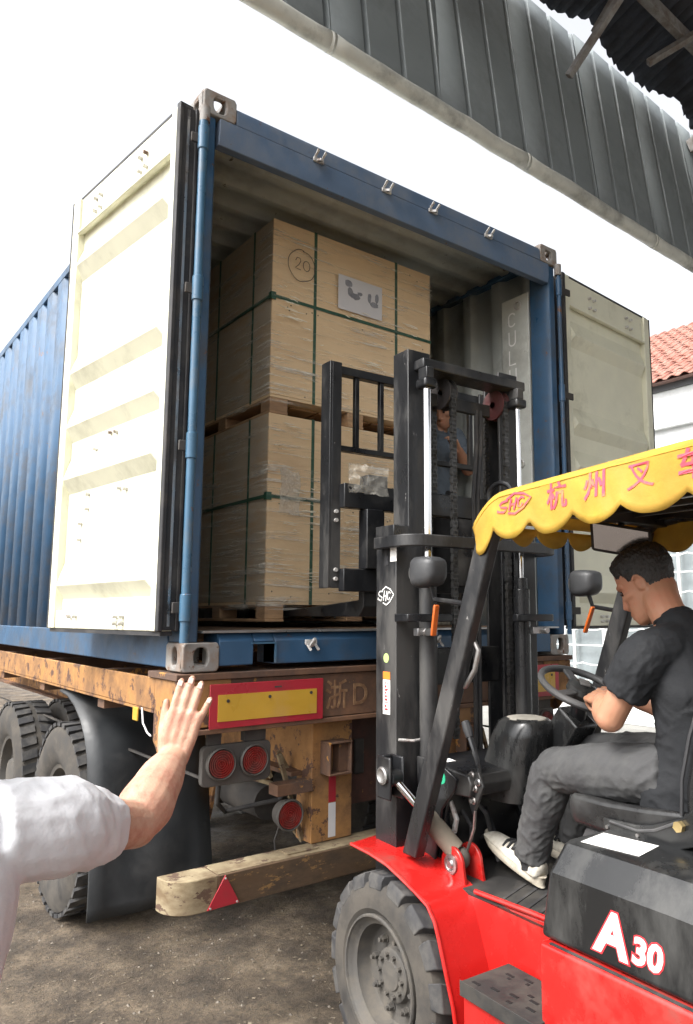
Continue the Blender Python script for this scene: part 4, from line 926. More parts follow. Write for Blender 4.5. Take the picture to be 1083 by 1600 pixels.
def fr_x(y, v, sgn, f):      # billow of the side fringe, v = 0 top .. 1 hem
    return f(CL) + sgn * (-1) * (.004 + .006 * v * (1 + math.sin(y * 19 + v * 2)) * .5 + flag(y + v * .05) * (v ** .7) + .004 * noise.noise(Vector((y * 12, v * 5, 3))))
def fringe(f, s):
    b = MB(); rr = []
    n = 170
    for i in range(n + 1):
        y = -.442 - 1.56 * i / n; t = topz(y) - .002; h_ = hem(y)
        if t - h_ < .02: h_ = t - .02
        rr.append([(fr_x(y, v, s, f), y, t + (h_ - t) * v) for v in (0, .12, .25, .4, .55, .7, .85, 1)])
    b.rings(rr, closed=False, caps=False); o = b.build('fringe', K['yellow'], can, smooth=180); solidify(o, .002)
    q = MB().tube([(fr_x(-.45 - 1.5 * i / 60, .16, s, f) - s * .002, -.45 - 1.5 * i / 60, topz(-.45 - 1.5 * i / 60) - .016 - .002) for i in range(61)], .0012, 5); q.build('hem_seam', K['printred'] if False else mat('seam_thread', (.6, .36, .03), .8), can)
both(fringe)
b = MB(); rr = []
for i in range(91):
    x = CL + (CR_ - CL) * i / 90; ph = (i / 90 * 5.5) % 1
    rr.append([(x, YF + .012 * v + .01 * math.sin(x * 25) * v, 1.968 + .012 + (-.012 - .055 * abs(math.sin(math.pi * ph)) ** .6) * v + .0) for v in (0, .4, 1)])
b.rings(rr, closed=False, caps=False); o = b.build('front_fringe', K['yellow'], can, smooth=180); solidify(o, .002)
def canmap(y0, z0, kx, tilt):
    def m(u, v, d):
        y = y0 - u * kx; z = z0 + v + tilt * u; t = topz(y); h_ = hem(y); vv = min(1, max(0, (t - z) / max(.02, t - h_)))
        return (fr_x(y, vv, 1, lambda q: q) - .0022 - (d + .001) * .4, y, z)
    return m
for ch, y0, z0, sz in (('杭', -.785, 1.995, .088), ('州', -.94, 2.005, .088), ('叉', -1.09, 2.015, .086), ('车', -1.245, 2.022, .086)):
    text_mesh(ch, sz, canmap(y0, z0, 1.0, .06), 'canopy_lettering', K['printred'], can, bold=(.0004 if ch == '叉' else .0018), sub=2, thick=.0008)
# emblem: slanted initials in a pointed diamond
def emblem(mapfn, k, m, parent, w_=.006):
    b = MB(); S_ = lambda pts: [Vector(mapfn(x * k, y * k)) for x, y in pts]; n_ = (-1, 0, 0)
    b.stroke(S_([(.02, .30), (.0, .22), (.28, .12), (.40, .30), (.12, .40), (.06, .52), (.16, .62), (.46, .62)]), w_, n_)
    b.stroke(S_([(.50, .12), (.62, .66)]), w_, n_); b.stroke(S_([(.72, .10), (.84, .64)]), w_, n_); b.stroke(S_([(.56, .38), (.78, .36)]), w_, n_)
    b.stroke(S_([(1.10, .30), (1.02, .16), (.90, .20), (.90, .48), (1.04, .60), (1.16, .50)]), w_, n_)
    b.stroke(S_([(.40, .68), (.74, .86), (1.14, .72), (1.45, .44), (1.12, .08), (.78, -.10), (.46, .02)]), w_, n_)
    return b.build('emblem', m, parent, recalc=False)
emblem(lambda x, y: canmap(-.572, 1.990, 1, .12)(x * 1.12, y * .78, 0), .092, K['printred'], can, .0075)
# --- mast
ms = bpy.data.objects.new('mast', None); C.objects.link(ms); ms.parent = fk
def channel(xa, xb, ya, yb, z0, z1, f, s, web, t=.014):
    """I/U rail: web on the outer (xa) side with front and rear flanges"""
    b = MB(); b.prism([(f(xa), ya, z0), (f(xb), ya, z0), (f(xb), ya + t, z0), (f(xa + s * 0 + (xb - xa) * web), ya + t, z0), (f(xa + (xb - xa) * web), yb - t, z0), (f(xb), yb - t, z0), (f(xb), yb, z0), (f(xa), yb, z0)], (0, 0, z1 - z0)); return b
def mast(f, s):
    channel(-.462, -.325, .095, .238, .12, 1.985, f, s, .28).build('outer_rail', K['mastgrey'], ms, bevel=.003)
    channel(-.385, -.262, .112, .222, .16, 2.815, f, s, .3).build('inner_rail', K['mastgrey'], ms, bevel=.003)
    MB().box((f(-.44), .145, .2), (f(-.465), .185, 1.98)).build('rail_rib', K['mastgrey'], ms, bevel=.002) if False else None
    # cap block on top of the outer rail
    MB().box((f(-.470), .10, 1.9855), (f(-.39), .235, 2.035)).build('rail_cap', K['mastgrey'], ms, bevel=.004)
    # lift cylinder
    cx = f(-.335) if s > 0 else .205
    MB().cyl((cx, .045, .30), (cx, .045, 1.78), .037, n=22).build('lift_cylinder', K['mastgrey'], ms, bevel=.003)
    MB().cyl((cx, .045, 1.781), (cx, .045, 1.83), .028, n=18).build('gland_nut', K['mastgrey'], ms)
    MB().cyl((cx, .045, 1.80), (cx, .045, 2.64), .0185 if s > 0 else .013, n=20).build('lift_rod', K['chrome'], ms)
    MB().box((cx - .034, .01, 2.625), (cx + .034, .085, 2.668)).build('rod_head', K['black'], ms, bevel=.012, seg=3)
    MB().box((cx - .02, .02, 2.6685), (cx + .02, .08, 2.719)).build('rod_block', K['mastgrey'], ms, bevel=.004)
    # cylinder clamps
    b = MB(); b.prism([(f(-.475), .09, 1.635), (f(-.475), .0, 1.635), (f(-.45), -.012, 1.635), (f(-.26), -.012, 1.635), (f(-.24), .0, 1.635), (f(-.24), .03, 1.635), (f(-.28), .012, 1.635), (f(-.43), .012, 1.635), (f(-.44), .09, 1.635)], (0, 0, .032)); b.build('cylinder_clamp', K['black'], ms, bevel=.004)
    b = MB(); b.box((f(-.43), -.01, 1.58), (f(-.33), .02, 1.61)).cyl((f(-.40), -.03, 1.595), (f(-.40), .0, 1.595), .016, n=6); b.build('clamp_bolt', K['steel'], ms, bevel=.002)
    # pivot lug with the tilt cylinder
    b = MB(); b.box((f(-.535), .035, .955), (f(-.522), .125, 1.115)).box((f(-.475), .035, .955), (f(-.463), .125, 1.115)).box((f(-.5215), .10, .955), (f(-.4755), .125, 1.115)); b.build('tilt_lug', K['black'], ms, bevel=.006)
    MB().lathe((f(-.5355), .075, 1.045), (-s, 0, 0), [(0, .032), (.01, .034), (.014, .026), (.008, .016), (.008, .001)], n=20).build('pivot_pin', K['steel'], ms)
    MB().cyl((f(-.521), .06, 1.035), (f(-.476), .06, 1.035), .032, n=18).build('rod_eye', K['black'], ms)
    MB().cyl((f(-.498), .055, 1.03), (f(-.435), -.02, .93), .016, n=16).build('tilt_rod', K['chrome'], ms)
    MB().cyl((f(-.437), -.018, .933), (f(-.345), -.128, .785), .038, n=20).build('tilt_cylinder', mat('dusty_cylinder_%d' % s, (.16, .14, .11), .8, dirt=(.25, .21, .16), dirt_amt=.5), ms, bevel=.004)
    MB().ball((f(-.330), -.145, .760), .031, .034, .040).build('cylinder_eye', K['hub'], ms)
    MB().tube([(f(-.35), -.06, .93), (f(-.335), -.09, .95), (f(-.325), -.11, .89), (f(-.32), -.09, .84)], .011, 10).build('hydraulic_elbow', K['zinc'], ms)
both(mast)
# top tie bars, bow-shaped outer tie, crossmembers
MB().box((-.352, .045, 2.720), (.262, .165, 2.765)).build('top_tie_bar', K['mastgrey'], ms, bevel=.006)
b = MB()
def bowpt(t, off_):
    # rounded rectangle path behind the mast from left rail to right rail
    P = [(-.492, .20), (-.492, .06), (-.485, .0), (-.46, -.03), (-.41, -.045), (-.055, -.05)]
    P = P + [(mx(x) - .02, y) for x, y in P[::-1][1:]]
    return P
P = bowpt(0, 0); rr = []
for i, (x, y) in enumerate(P):
    d = Vector((P[min(i + 1, len(P) - 1)][0] - P[max(i - 1, 0)][0], P[min(i + 1, len(P) - 1)][1] - P[max(i - 1, 0)][1], 0)).normalized(); n_ = Vector((-d.y, d.x, 0)) * .012
    c = Vector((x, y, 0)); rr.append([c + n_ + Vector((0, 0, 1.985)), c - n_ + Vector((0, 0, 1.985)), c - n_ + Vector((0, 0, 1.935)), c + n_ + Vector((0, 0, 1.935))])
b.rings(rr); b.build('bow_tie_bar', K['mastgrey'], ms, bevel=.005, smooth=40)
MB().box((-.324, .205, 1.36), (.214, .235, 1.52)).build('cross_member', K['black'], ms, bevel=.004)
MB().box((-.324, .19, .30), (.214, .235, .50)).build('cross_member', K['black'], ms, bevel=.004)
MB().box((-.258, .165, 2.10), (.148, .20, 2.20)).build('cross_member', K['black'], ms, bevel=.004)
MB().box((-.258, .165, 2.60), (.148, .19, 2.66)).build('cross_member', K['mastgrey'], ms, bevel=.004)
# chains over two pulleys, hoses
def chain(x, y, z0, z1, w_=.024):
    b = MB(); n = int((z1 - z0) / .019)
    for i in range(n):
        z = z0 + (z1 - z0) * (i + .5) / n
        for k in ((-.5, -.17, .17, .5) if i % 2 else (-.34, 0, .34)):
            b.box((x + k * w_ - .0022, y - .009, z - .0125), (x + k * w_ + .0022, y + .009, z + .0125))
        b.box((x - w_ * .5 - .003, y - .003, z + .0065), (x + w_ * .5 + .003, y + .003, z + .0125))
    return b.build('lift_chain', K['chain'], ms)
for x in (-.157, .165):
    chain(x, .085, 1.15, 2.66); chain(x - .015, .205, 2.18, 2.66)
    pl_ = MB().lathe((x - .024, .145, 2.655), (1, 0, 0), [(0, .018), (0, .072), (.008, .072), (.010, .060), (.036, .060), (.038, .072), (.046, .072), (.046, .018)], n=32).build('chain_pulley', mat('pulley_%d' % int(x * 100), (.10, .025, .025) if x > 0 else (.03, .03, .03), .5, dirt=(.05, .04, .04)), ms)
for x in (.03, .055): MB().tube([(x, .17, 1.0), (x, .165, 2.2), (x + .01, .15, 2.45), (x + .03, .17, 2.62)], .011, 8).build('hydraulic_hose', K['rubber'], ms)
MB().lathe((.10, .06, 2.20), (1, .3, 0), [(.0 + .012 * math.sin(t * .628), .062 + .012 * math.cos(t * .628)) for t in range(11)], n=28).build('hose_roller', K['black'], ms)
for z, x0, x1 in ((1.02, -.36, -.25),): MB().tube([(-.33, .02, z), (-.30, -.02, z + .01), (-.25, .0, z)], .006, 8).build('pipe_clip', K['steel'], ms)
MB().tube([(-.455, .088, 1.17), (-.40, .06, 1.165), (-.35, .07, 1.165)], .006, 8).build('pipe', K['zinc'], ms)
# decals on the mast's left rail
def decal(y0, y1, z0, z1, m, name='decal', lay=.0): return MB().box((-.4635 - lay, y0, z0), (-.4624 - lay, y1, z1)).build(name, m, ms)
decal(.135, .185, 1.262, 1.40, K['white']); decal(.135, .185, 1.402, 1.432, mat('decal_orange', (.75, .22, .03), .5))
q = MB()
for i in range(9):
    z = 1.385 - i * .013; q.box((-.4642, .148 + .012 * (i % 2), z), (-.4637, .150 + .012 * (i % 2) + .012, z + .004)).box((-.4642, .165 - .006 * (i % 3), z - .004), (-.4637, .170, z + .005))
q.build('decal_print', K['decalred'], ms)
MB().cyl((-.4624, .163, 1.487), (-.4634, .163, 1.487), .019, n=20).build('round_sticker', K['lime'], ms)
decal(.090, .135, 1.882, 1.955, K['white'])
MB().box((-.4632, .150, 1.868), (-.4622, .175, 1.905)).build('rail_window', K['rubber'], ms)
emblem(lambda x, y: (-.4628, .222 - x, 1.712 + y), .078, K['white'], ms, .0055)
MB().cyl((-.386, -.015, 1.035), (-.3865 - .0, -.015, 1.035), .02, n=8) if False else None
sp_ = MB().cyl((-.3855, -.097, 1.047), (-.3868, -.097, 1.047), .0225, n=24); sp_.build('round_sticker', K['green'], fk)
# --- carriage, backrest, forks
cg = bpy.data.objects.new('fork_carriage', None); C.objects.link(cg); cg.parent = fk
BL, BR = -.585, .385
MB().box((BL + .05, .385, 2.135), (BR - .02, .43, 2.245)).build('carriage_bar', K['black'], cg, bevel=.004)
MB().box((BL + .05, .385, 1.765), (BR - .02, .43, 1.865)).build('carriage_bar', K['black'], cg, bevel=.004)
for x in (-.43, .19): MB().box((x, .36, 1.866), (x + .09, .43, 2.134)).build('carriage_upright', K['black'], cg, bevel=.004); 
for x in (-.25, .10): MB().box((x, .25, 1.80), (x + .04, .384, 2.20)).build('roller_plate', K['black'], cg, bevel=.004)
MB().box((-.40, .40, 2.2455), (-.29, .47, 2.30)).build('fork_hook', K['black'], cg, bevel=.004)
for x0, s in ((BL, 1), (BR, -1)):
    b = MB(); b.box((x0, .435, 1.78), (x0 + s * .012, .515, 2.815)).box((x0 + s * .0125, .435, 1.78), (x0 + s * .062, .447, 2.815)); b.build('backrest_post', K['mastgrey'], cg, bevel=.002)
    q = MB()
    for z in (2.12, 2.08, 1.86, 1.82): q.cyl((x0 + s * .035, .434, z), (x0 + s * .035, .422, z), .009, n=8)
    q.build('backrest_bolts', K['zinc'], cg)
MB().box((BL + .0125, .4475, 2.765), (BR - .0125, .49, 2.805)).build('backrest_bar', K['black'], cg, bevel=.003)
MB().box((BL + .0125, .45, 2.405), (BR - .0125, .485, 2.43)).build('backrest_bar', K['black'], cg, bevel=.003)
for x in (-.425, -.285, -.13, .03, .17, .28): MB().box((x - .011, .455, 2.431), (x + .011, .48, 2.764)).build('backrest_rod', K['black'], cg, bevel=.002)
for x in (-.40, .18):
    MB().prism([(x, .431, 2.20), (x, .47, 2.20), (x, .475, 1.73), (x, 1.50, 1.665), (x, 1.52, 1.655), (x, .47, 1.655), (x, .431, 1.70)], (.115, 0, 0)).build('fork', K['black'], cg, bevel=.004)
# --- operator's place: dash, cowl, column, steering wheel, levers, seat
MB().prism([(-.372, .06, 1.10), (-.372, -.235, 1.075), (-.372, -.25, 1.045), (-.372, -.24, 1.0), (-.372, .06, .98)], (.62, 0, 0)).build('dash_panel', K['black'], fk, bevel=.006)
MB().obox((-.31, -.03, 1.0925), (1, 0, 0), (0, 1, .0962), (0, -.0962, 1), .035, .02, .0008).build('dash_decal', K['white'], fk)
MB().prism([(-.36, .04, .70), (-.36, .04, .978), (-.36, -.10, .978), (-.36, -.04, .70)], (.58, 0, 0)).build('toe_board', K['black'], fk)
b = MB(); rr = []
for z, ry_, rx_, cy in ((.95, .17, .15, -.02), (1.08, .165, .145, -.05), (1.19, .15, .13, -.08), (1.245, .13, .115, -.095), (1.262, .10, .09, -.10)):
    rr.append([(-.06 + .80 * rx_ * math.copysign(abs(math.cos(t * math.pi / 12)) ** .7, math.cos(t * math.pi / 12)), cy - .13 + .80 * ry_ * math.copysign(abs(math.sin(t * math.pi / 12)) ** .7, math.sin(t * math.pi / 12)), z) for t in range(24)])
b.rings(rr); b.build('instrument_cowl', K['hood'], fk, smooth=60)
MB().ball((-.06, -.23, 1.258), .080, .088, .012).build('cowl_cover', K['cowl'], fk, smooth=180)
cdir = Vector((0, -.30, .40)).normalized(); base = Vector((.045, -.165, .96))
MB().bar(base, base + cdir * .40, .12, .12).build('column_housing', K['hood'], fk, bevel=.012, seg=3)
cw = Vector((.015, -.455, 1.385)); wn = Vector((0, -.42, .90)).normalized()
MB().cyl(base + cdir * .395, cw - wn * .02, .03, n=16).build('steering_column', K['black'], fk)
sw = MB().lathe(cw, wn, [(.014 * math.sin(t * .628), .162 + .013 * math.cos(t * .628)) for t in range(11)], n=48).build('steering_wheel', K['plastic'], fk, smooth=180)
MB().lathe(cw, wn, [(-.04, .045), (-.01, .062), (.012, .058), (.022, .04), (.026, .001)], n=28).build('wheel_hub', K['hood'], sw)
u_ = wn.orthogonal().normalized(); v_ = wn.cross(u_)
for a in (20, 140, 260): dd = u_ * math.cos(R(a)) + v_ * math.sin(R(a)); MB().bar(cw + dd * .05 - wn * .005, cw + dd * .156, .035, .012, wn.cross(dd)).build('wheel_spoke', K['plastic'], sw, bevel=.004)
MB().obox(cw + wn * .027 + v_ * 0, u_, v_, wn, .03, .02, .002).build('wheel_badge', K['steel'], sw, bevel=.002)
for dx, hgt in ((-.30, 0),):
    b = MB(); b.tube([(dx, -.22, 1.05 + hgt), (dx + .005, -.20, 1.12 + hgt), (dx + .01, -.165, 1.175 + hgt), (dx + .012, -.15, 1.20 + hgt)], .0115, 8); l_ = b.build('control_lever', K['black'], fk)
    MB().tube([(dx + .012, -.152, 1.195 + hgt), (dx + .014, -.135, 1.225 + hgt), (dx + .016, -.12, 1.25 + hgt)], [.015, .019, .016], 10).build('lever_grip', K['rubber'], l_)
b = MB(); b.prism([(-.345, -.20, 1.08), (-.345, -.26, 1.09), (-.345, -.285, 1.04), (-.345, -.25, .97), (-.345, -.225, .93), (-.345, -.20, .98)], (.012, 0, 0)); br_ = b.build('lever_bracket', K['black'], fk, bevel=.003)
for y, z in ((-.228, 1.075), (-.245, 1.03), (-.262, 1.055), (-.235, .985)): MB().lathe((-.3455, y, z), (-1, 0, 0), [(0, .014), (.005, .014), (.008, .009), (.016, .008), (.016, .001)], n=12).build('bolt', K['steel'], br_)
MB().tube([(-.34, -.235, .95), (-.33, -.215, .88), (-.32, -.17, .80), (-.315, -.15, .77)], .006, 8).build('linkage_rod', K['steel'], fk)
for x in (-.15, .02, .14):
    MB().bar((x, -.06, .93), (x, -.155, .775), .012, .02).build('pedal_arm', K['black'], fk); MB().obox((x, -.165, .77), (1, 0, 0), (0, .5, 1), (0, -1, .5), .035, .045, .008).build('pedal', K['rubber'], fk, bevel=.003)
for pts in ([(-.28, -.05, .95), (-.26, -.12, .86), (-.24, -.10, .78)], [(-.22, -.06, .97), (-.20, -.14, .90), (-.16, -.12, .82), (-.15, -.05, .78)]): MB().tube(pts, .009, 8).build('wiring_hose', K['rubber'], fk)
# red tilt-cylinder bracket on the fender
for x in (-.380, -.292):
    b = MB(); pr = [(-.068, .665)] + [(-.145 + .062 * math.cos(R(a)), .748 + .062 * math.sin(R(a))) for a in range(0, 181, 15)] + [(-.225, .665)]
    b.prism([(x, y, z) for y, z in pr], (.014, 0, 0)); b.build('tilt_bracket', K['red'], fk, bevel=.003)
MB().lathe((-.3805, -.145, .748), (-1, 0, 0), [(0, .034), (.008, .034), (.010, .024), (.004, .02), (.014, .013), (.014, .001)], n=20).build('bracket_pin', K['steel'], fk)
MB().box((-.386, -.14, .695), (-.3806, -.155, .722)).build('pin_keeper', K['zinc'], fk)
# grab handle, head lamps, marker lamps, mirror
MB().tube([(-.46, -.335, 1.575), (-.458, -.375, 1.57), (-.457, -.395, 1.54), (-.457, -.375, 1.47), (-.458, -.325, 1.41), (-.46, -.28, 1.40), (-.46, -.262, 1.405)], .0095, 10).build('grab_handle', K['chrome'] if False else K['steel'], fk, smooth=180)
def headlamp(c, tgt_x):
    b = MB(); c = Vector(c)
    rr = []
    for dy, hw, hh, dz in ((.07, .053, .052, 0), (.055, .059, .058, 0), (.02, .059, .058, 0), (-.02, .055, .053, .002), (-.042, .045, .042, .006), (-.052, .027, .026, .010)):
        rr.append([c + Vector((hw * math.copysign(abs(math.cos(t * .2618)) ** .55, math.cos(t * .2618)), dy - .1 * dz, dz + hh * math.copysign(abs(math.sin(t * .2618)) ** .55, math.sin(t * .2618)) * (1 if math.sin(t * .2618) > 0 else 1.12))) for t in range(24)])
    b.rings(rr)
    l_ = b.build('head_lamp', K['plastic'], fk, smooth=50, bevel=.003)
    MB().lathe(c + Vector((0, .076, -.01)), (0, 1, -.12), [(.0, .053), (.006, .04), (.010, .001)], n=20).build('lamp_glass', K['white'], l_)
    MB().tube([c + Vector((0, -.0, -.06)), c + Vector((.01, -.01, -.11)), Vector((tgt_x, -.34, c.z - .13))], .010, 8).build('lamp_stem', K['black'], l_)
headlamp((-.445, -.115, 1.832), -.46); headlamp((.478, -.115, 1.812), .375)
for x0 in (-.492, .40):
    MB().bar((x0, -.185 if x0 < 0 else -.15, 1.585), (x0, -.205 if x0 < 0 else -.20, 1.70), .024, .012).build('marker_lamp', K['amber'], fk, bevel=.004)
mi = MB(); mc = Vector((.09, -.60, 1.945)); mu = Vector((.62, -.78, -.20)).normalized(); mv = Vector((-.12, -.06, 1)).normalized(); mn = mu.cross(mv)
mirr = MB().obox(mc, mu, mv, mn, .112, .058, .014).build('rear_mirror', K['rubber'], fk, bevel=.012, seg=3)
sgn = 1 if (mn.y < 0) else -1
MB().obox(mc + mn * sgn * .0148, mu, mv, mn, .101, .047, .0006).build('mirror_glass', K['mirror'], mirr)
MB().tube([mc - mn * sgn * .01 + Vector((0, 0, .05)), mc + Vector((.05, .02, .09)), (.14, -.60, 2.04)], .012, 8).build('mirror_arm', K['black'], mirr)
b = MB(); b.prism([(.25, -.72, 2.03), (.25, -.95, 2.00), (.25, -1.15, 2.03), (.25, -1.15, 2.06), (.25, -.72, 2.055)], (.02, 0, 0)); b.build('guard_gusset', K['black'], fk); MB().lathe((.248, -.93, 2.03), (-1, 0, 0), [(0, .016), (.01, .016), (.012, .001)], n=12).build('gusset_bolt', K['steel'], fk)
# seat
st = bpy.data.objects.new('seat', None); C.objects.link(st); st.parent = fk
def pad(name, secs, m, parent, bev=0.02):
    b = MB(); b.rings(secs); return b.build(name, m, parent, bevel=bev, seg=3, smooth=50)
SX0, SX1 = -.30, .19
def cush(y, zb, zt, k=0.0): return [Vector((SX0 + k, y, zb)), Vector((SX1 - k, y, zb)), Vector((SX1 - k - .0, y, zt)), Vector((SX1 - k - .10, y, zt - .022)), Vector((SX0 + k + .10, y, zt - .022)), Vector((SX0 + k, y, zt))]
pad('seat_cushion', [cush(-.625, 1.02, 1.06, .03), cush(-.66, .99, 1.088), cush(-.80, .985, 1.088), cush(-.95, 1.0, 1.098), cush(-1.10, 1.02, 1.115)], K['vinyl'], st, .022)
def backs(z, yf, yb, k): return [Vector((SX0 + k, yf + .03, z)), Vector((SX0 + k + .10, yf, z)), Vector((SX1 - k - .10, yf, z)), Vector((SX1 - k, yf + .03, z)), Vector((SX1 - k, yb, z)), Vector((SX0 + k, yb, z))]
pad('seat_back', [backs(1.06, -1.10, -1.19, .0), backs(1.18, -1.105, -1.20, .0), backs(1.32, -1.13, -1.22, .01), backs(1.45, -1.165, -1.25, .03), backs(1.50, -1.185, -1.25, .06)], K['vinyl'], st, .022)
MB().tube([(SX0 - .001, -1.068, 1.10), (SX0 - .001, -1.075, 1.20), (SX0 + .008, -1.10, 1.32), (SX0 + .03, -1.135, 1.45), (SX0 + .07, -1.16, 1.505)], .006, 6).build('seat_piping', K['rubber'], st)
for f_, s in ((lambda x: x, 1), (lambda x: SX0 + SX1 - x, -1)):
    b = MB(); b.prism([(f_(-.318), -.80, 1.04), (f_(-.318), -.80, 1.005), (f_(-.318), -1.06, 1.005), (f_(-.318), -1.12, 1.03), (f_(-.318), -1.22, 1.16), (f_(-.318), -1.19, 1.19), (f_(-.318), -1.08, 1.10), (f_(-.318), -.98, 1.06), (f_(-.318), -.92, 1.045)], (s * .012, 0, 0)); b.build('seat_bracket', K['hood'], st, bevel=.004)
    MB().tube([(f_(-.319), -.83, 1.035), (f_(-.319), -.93, 1.03), (f_(-.319), -.99, 1.045), (f_(-.319), -1.07, 1.085)], .005, 6).build('bracket_rib', K['plastic'], st)
    MB().cyl((f_(-.3185), -1.075, 1.075), (f_(-.335), -1.075, 1.075), .016, n=6).build('bracket_bolt', mat('brass_bolt_%d' % s, (.55, .42, .2), .35, metal=.8), st)
    for y in (-.82, -.93): MB().cyl((f_(-.3185), y, 1.018), (f_(-.324), y, 1.018), .006, n=8).build('rivet', K['steel'], st)
MB().box((SX0 + .02, -.70, .9875 - .001), (SX1 - .02, -1.12, 1.0135)).build('seat_rail', K['black'], st, bevel=.003) if False else None
MB().box((SX0 + .03, -.68, 1.0140), (SX1 - .03, -1.15, 1.0180)).build('seat_rail', K['black'], st)
MB().prism([(SX0 + .02, -.655, .90), (SX0 + .02, -.70, .985), (SX0 + .02, -.80, .985), (SX0 + .02, -.79, .72)], (.44, 0, 0)).build('seat_apron', K['plastic'], st, bevel=.006)
# clear sheet of packing film hung on the carriage
pf_ = MB(); rr = []
for j in range(12):
    rr.append([(-.52 + .018 * i + .01 * noise.noise(Vector((i * .7, j, 5))), .375 - .02 * noise.noise(Vector((i * .5, j * .6, 8))) - .0, 2.335 - .012 * j + .012 * noise.noise(Vector((i * .9, j * .3, 6)))) for i in range(13)])
pf_.rings(rr, closed=False, caps=False)
film_root = thing('plastic_film', 'crumpled clear plastic film caught on the forklift carriage bar', 'plastic film', (-.41, .40, 2.25), FRAME)
pf_.build('film_sheet', K['bag'], film_root, smooth=180)

# ================================================================ PEOPLE
def V3(p): return Vector(p)
def limb(b, pts, n=16, flat=None, cap=1.0):
    """pts: (position, radius or (ra, rb)); closed loft with rounded ends; flat = direction of the ra axis"""
    P = [V3(p) for p, r in pts]; Rr = [(r if isinstance(r, tuple) else (r, r)) for p, r in pts]
    rings = []; u = None
    def ring(c, d, ra, rb):
        nonlocal u
        ref = V3(flat) if flat is not None else (u if u is not None else d.orthogonal())
        u = (ref - d * ref.dot(d)).normalized(); v = d.cross(u)
        return [c + u * math.cos(2 * math.pi * i / n) * ra + v * math.sin(2 * math.pi * i / n) * rb for i in range(n)]
    m = len(P); D = [(P[min(i + 1, m - 1)] - P[max(i - 1, 0)]).normalized() for i in range(m)]
    for k in (.95, .7, .38): a, c = Rr[0]; q = math.sqrt(1 - k * k); rings.append(ring(P[0] - D[0] * k * min(a, c) * cap, D[0], a * q, c * q))
    for p, d, (a, c) in zip(P, D, Rr): rings.append(ring(p, d, a, c))
    for k in (.38, .7, .95): a, c = Rr[-1]; q = math.sqrt(1 - k * k); rings.append(ring(P[-1] + D[-1] * k * min(a, c) * cap, D[-1], a * q, c * q))
    b.rings(rings)
def interp(pts, n):
    """smooth resample of (pos, r) along a Catmull-Rom curve"""
    out = []; P = [V3(p) for p, r in pts]; Rr = [Vector(r if isinstance(r, tuple) else (r, r)) for p, r in pts]
    for i in range(len(P) - 1):
        a, b_, c, d = P[max(i - 1, 0)], P[i], P[i + 1], P[min(i + 2, len(P) - 1)]
        for k in range(n):
            t = k / n; out.append((.5 * ((2 * b_) + (c - a) * t + (2 * a - 5 * b_ + 4 * c - d) * t * t + (3 * b_ - a - 3 * c + d) * t ** 3), tuple(Rr[i].lerp(Rr[i + 1], t * t * (3 - 2 * t)))))
    out.append((P[-1], tuple(Rr[-1]))); return out
HEADR = [(-.122, .070, .045, .016), (-.114, .088, .020, .034), (-.098, .094, -.005, .046), (-.075, .095, -.035, .055), (-.05, .093, -.065, .062), (-.02, .089, -.085, .068), (.01, .088, -.097, .072), (.04, .092, -.102, .0745), (.07, .088, -.098, .072), (.092, .076, -.086, .062), (.108, .056, -.066, .047), (.118, .028, -.036, .024)]
def head_shape(b, fr, grow=0.0, hairfn=None, n=36):
    rr = []
    for h, f_, bk, w in HEADR:
        ring = []
        for i in range(n):
            a = 2 * math.pi * i / n; cy, hy = (f_ + bk) / 2, (f_ - bk) / 2
            ca, sa = math.cos(a), math.sin(a)
            e = .9; x = math.copysign(abs(sa) ** e, sa); y = math.copysign(abs(ca) ** e, ca)
            g = grow if hairfn is None else hairfn(a, h)
            ring.append(fr @ Vector((x * (w + g), cy + y * (hy + g), h + (g * .8 if h > .06 else 0))))
        rr.append(ring)
    b.rings(rr)
def head(b, fr):
    head_shape(b, fr)
    T = lambda *p: fr @ Vector(p)
    limb(b, [(T(0, .086, .02), .008), (T(0, .098, -.012), .010), (T(0, .107, -.035), .013), (T(0, .096, -.046), .010)])      # nose
    for s in (-1, 1):
        limb(b, [(T(s * .010, .098, -.042), .007), (T(s * .016, .092, -.044), .006)])
        limb(b, [(T(s * .012, .088, .022), .009), (T(s * .034, .084, .026), .010), (T(s * .054, .066, .020), .008)])            # brow
        limb(b, [(T(s * .045, .066, -.022), .016), (T(s * .058, .040, -.022), .013)])                                            # cheekbone
        # ear: rim and bowl
        rim = [(T(s * (.073 + .012 * math.sin(q * .6)), -.004 - .016 * math.cos(q) - .004, -.012 + .030 * math.sin(q)), .0052) for q in [(-1.7 + i * .42) for i in range(11)]]
        limb(b, rim, n=8); limb(b, [(T(s * .070, -.004, .004), (.016, .008)), (T(s * .072, -.006, -.026), (.011, .008))], n=10, flat=fr.to_3x3() @ Vector((0, 1, 0)))
    limb(b, [(T(-.020, .091, -.072), .006), (T(0, .097, -.070), .007), (T(.020, .091, -.072), .006)], n=10)
    limb(b, [(T(-.018, .090, -.083), .0065), (T(0, .096, -.083), .008), (T(.018, .090, -.083), .0065)], n=10)
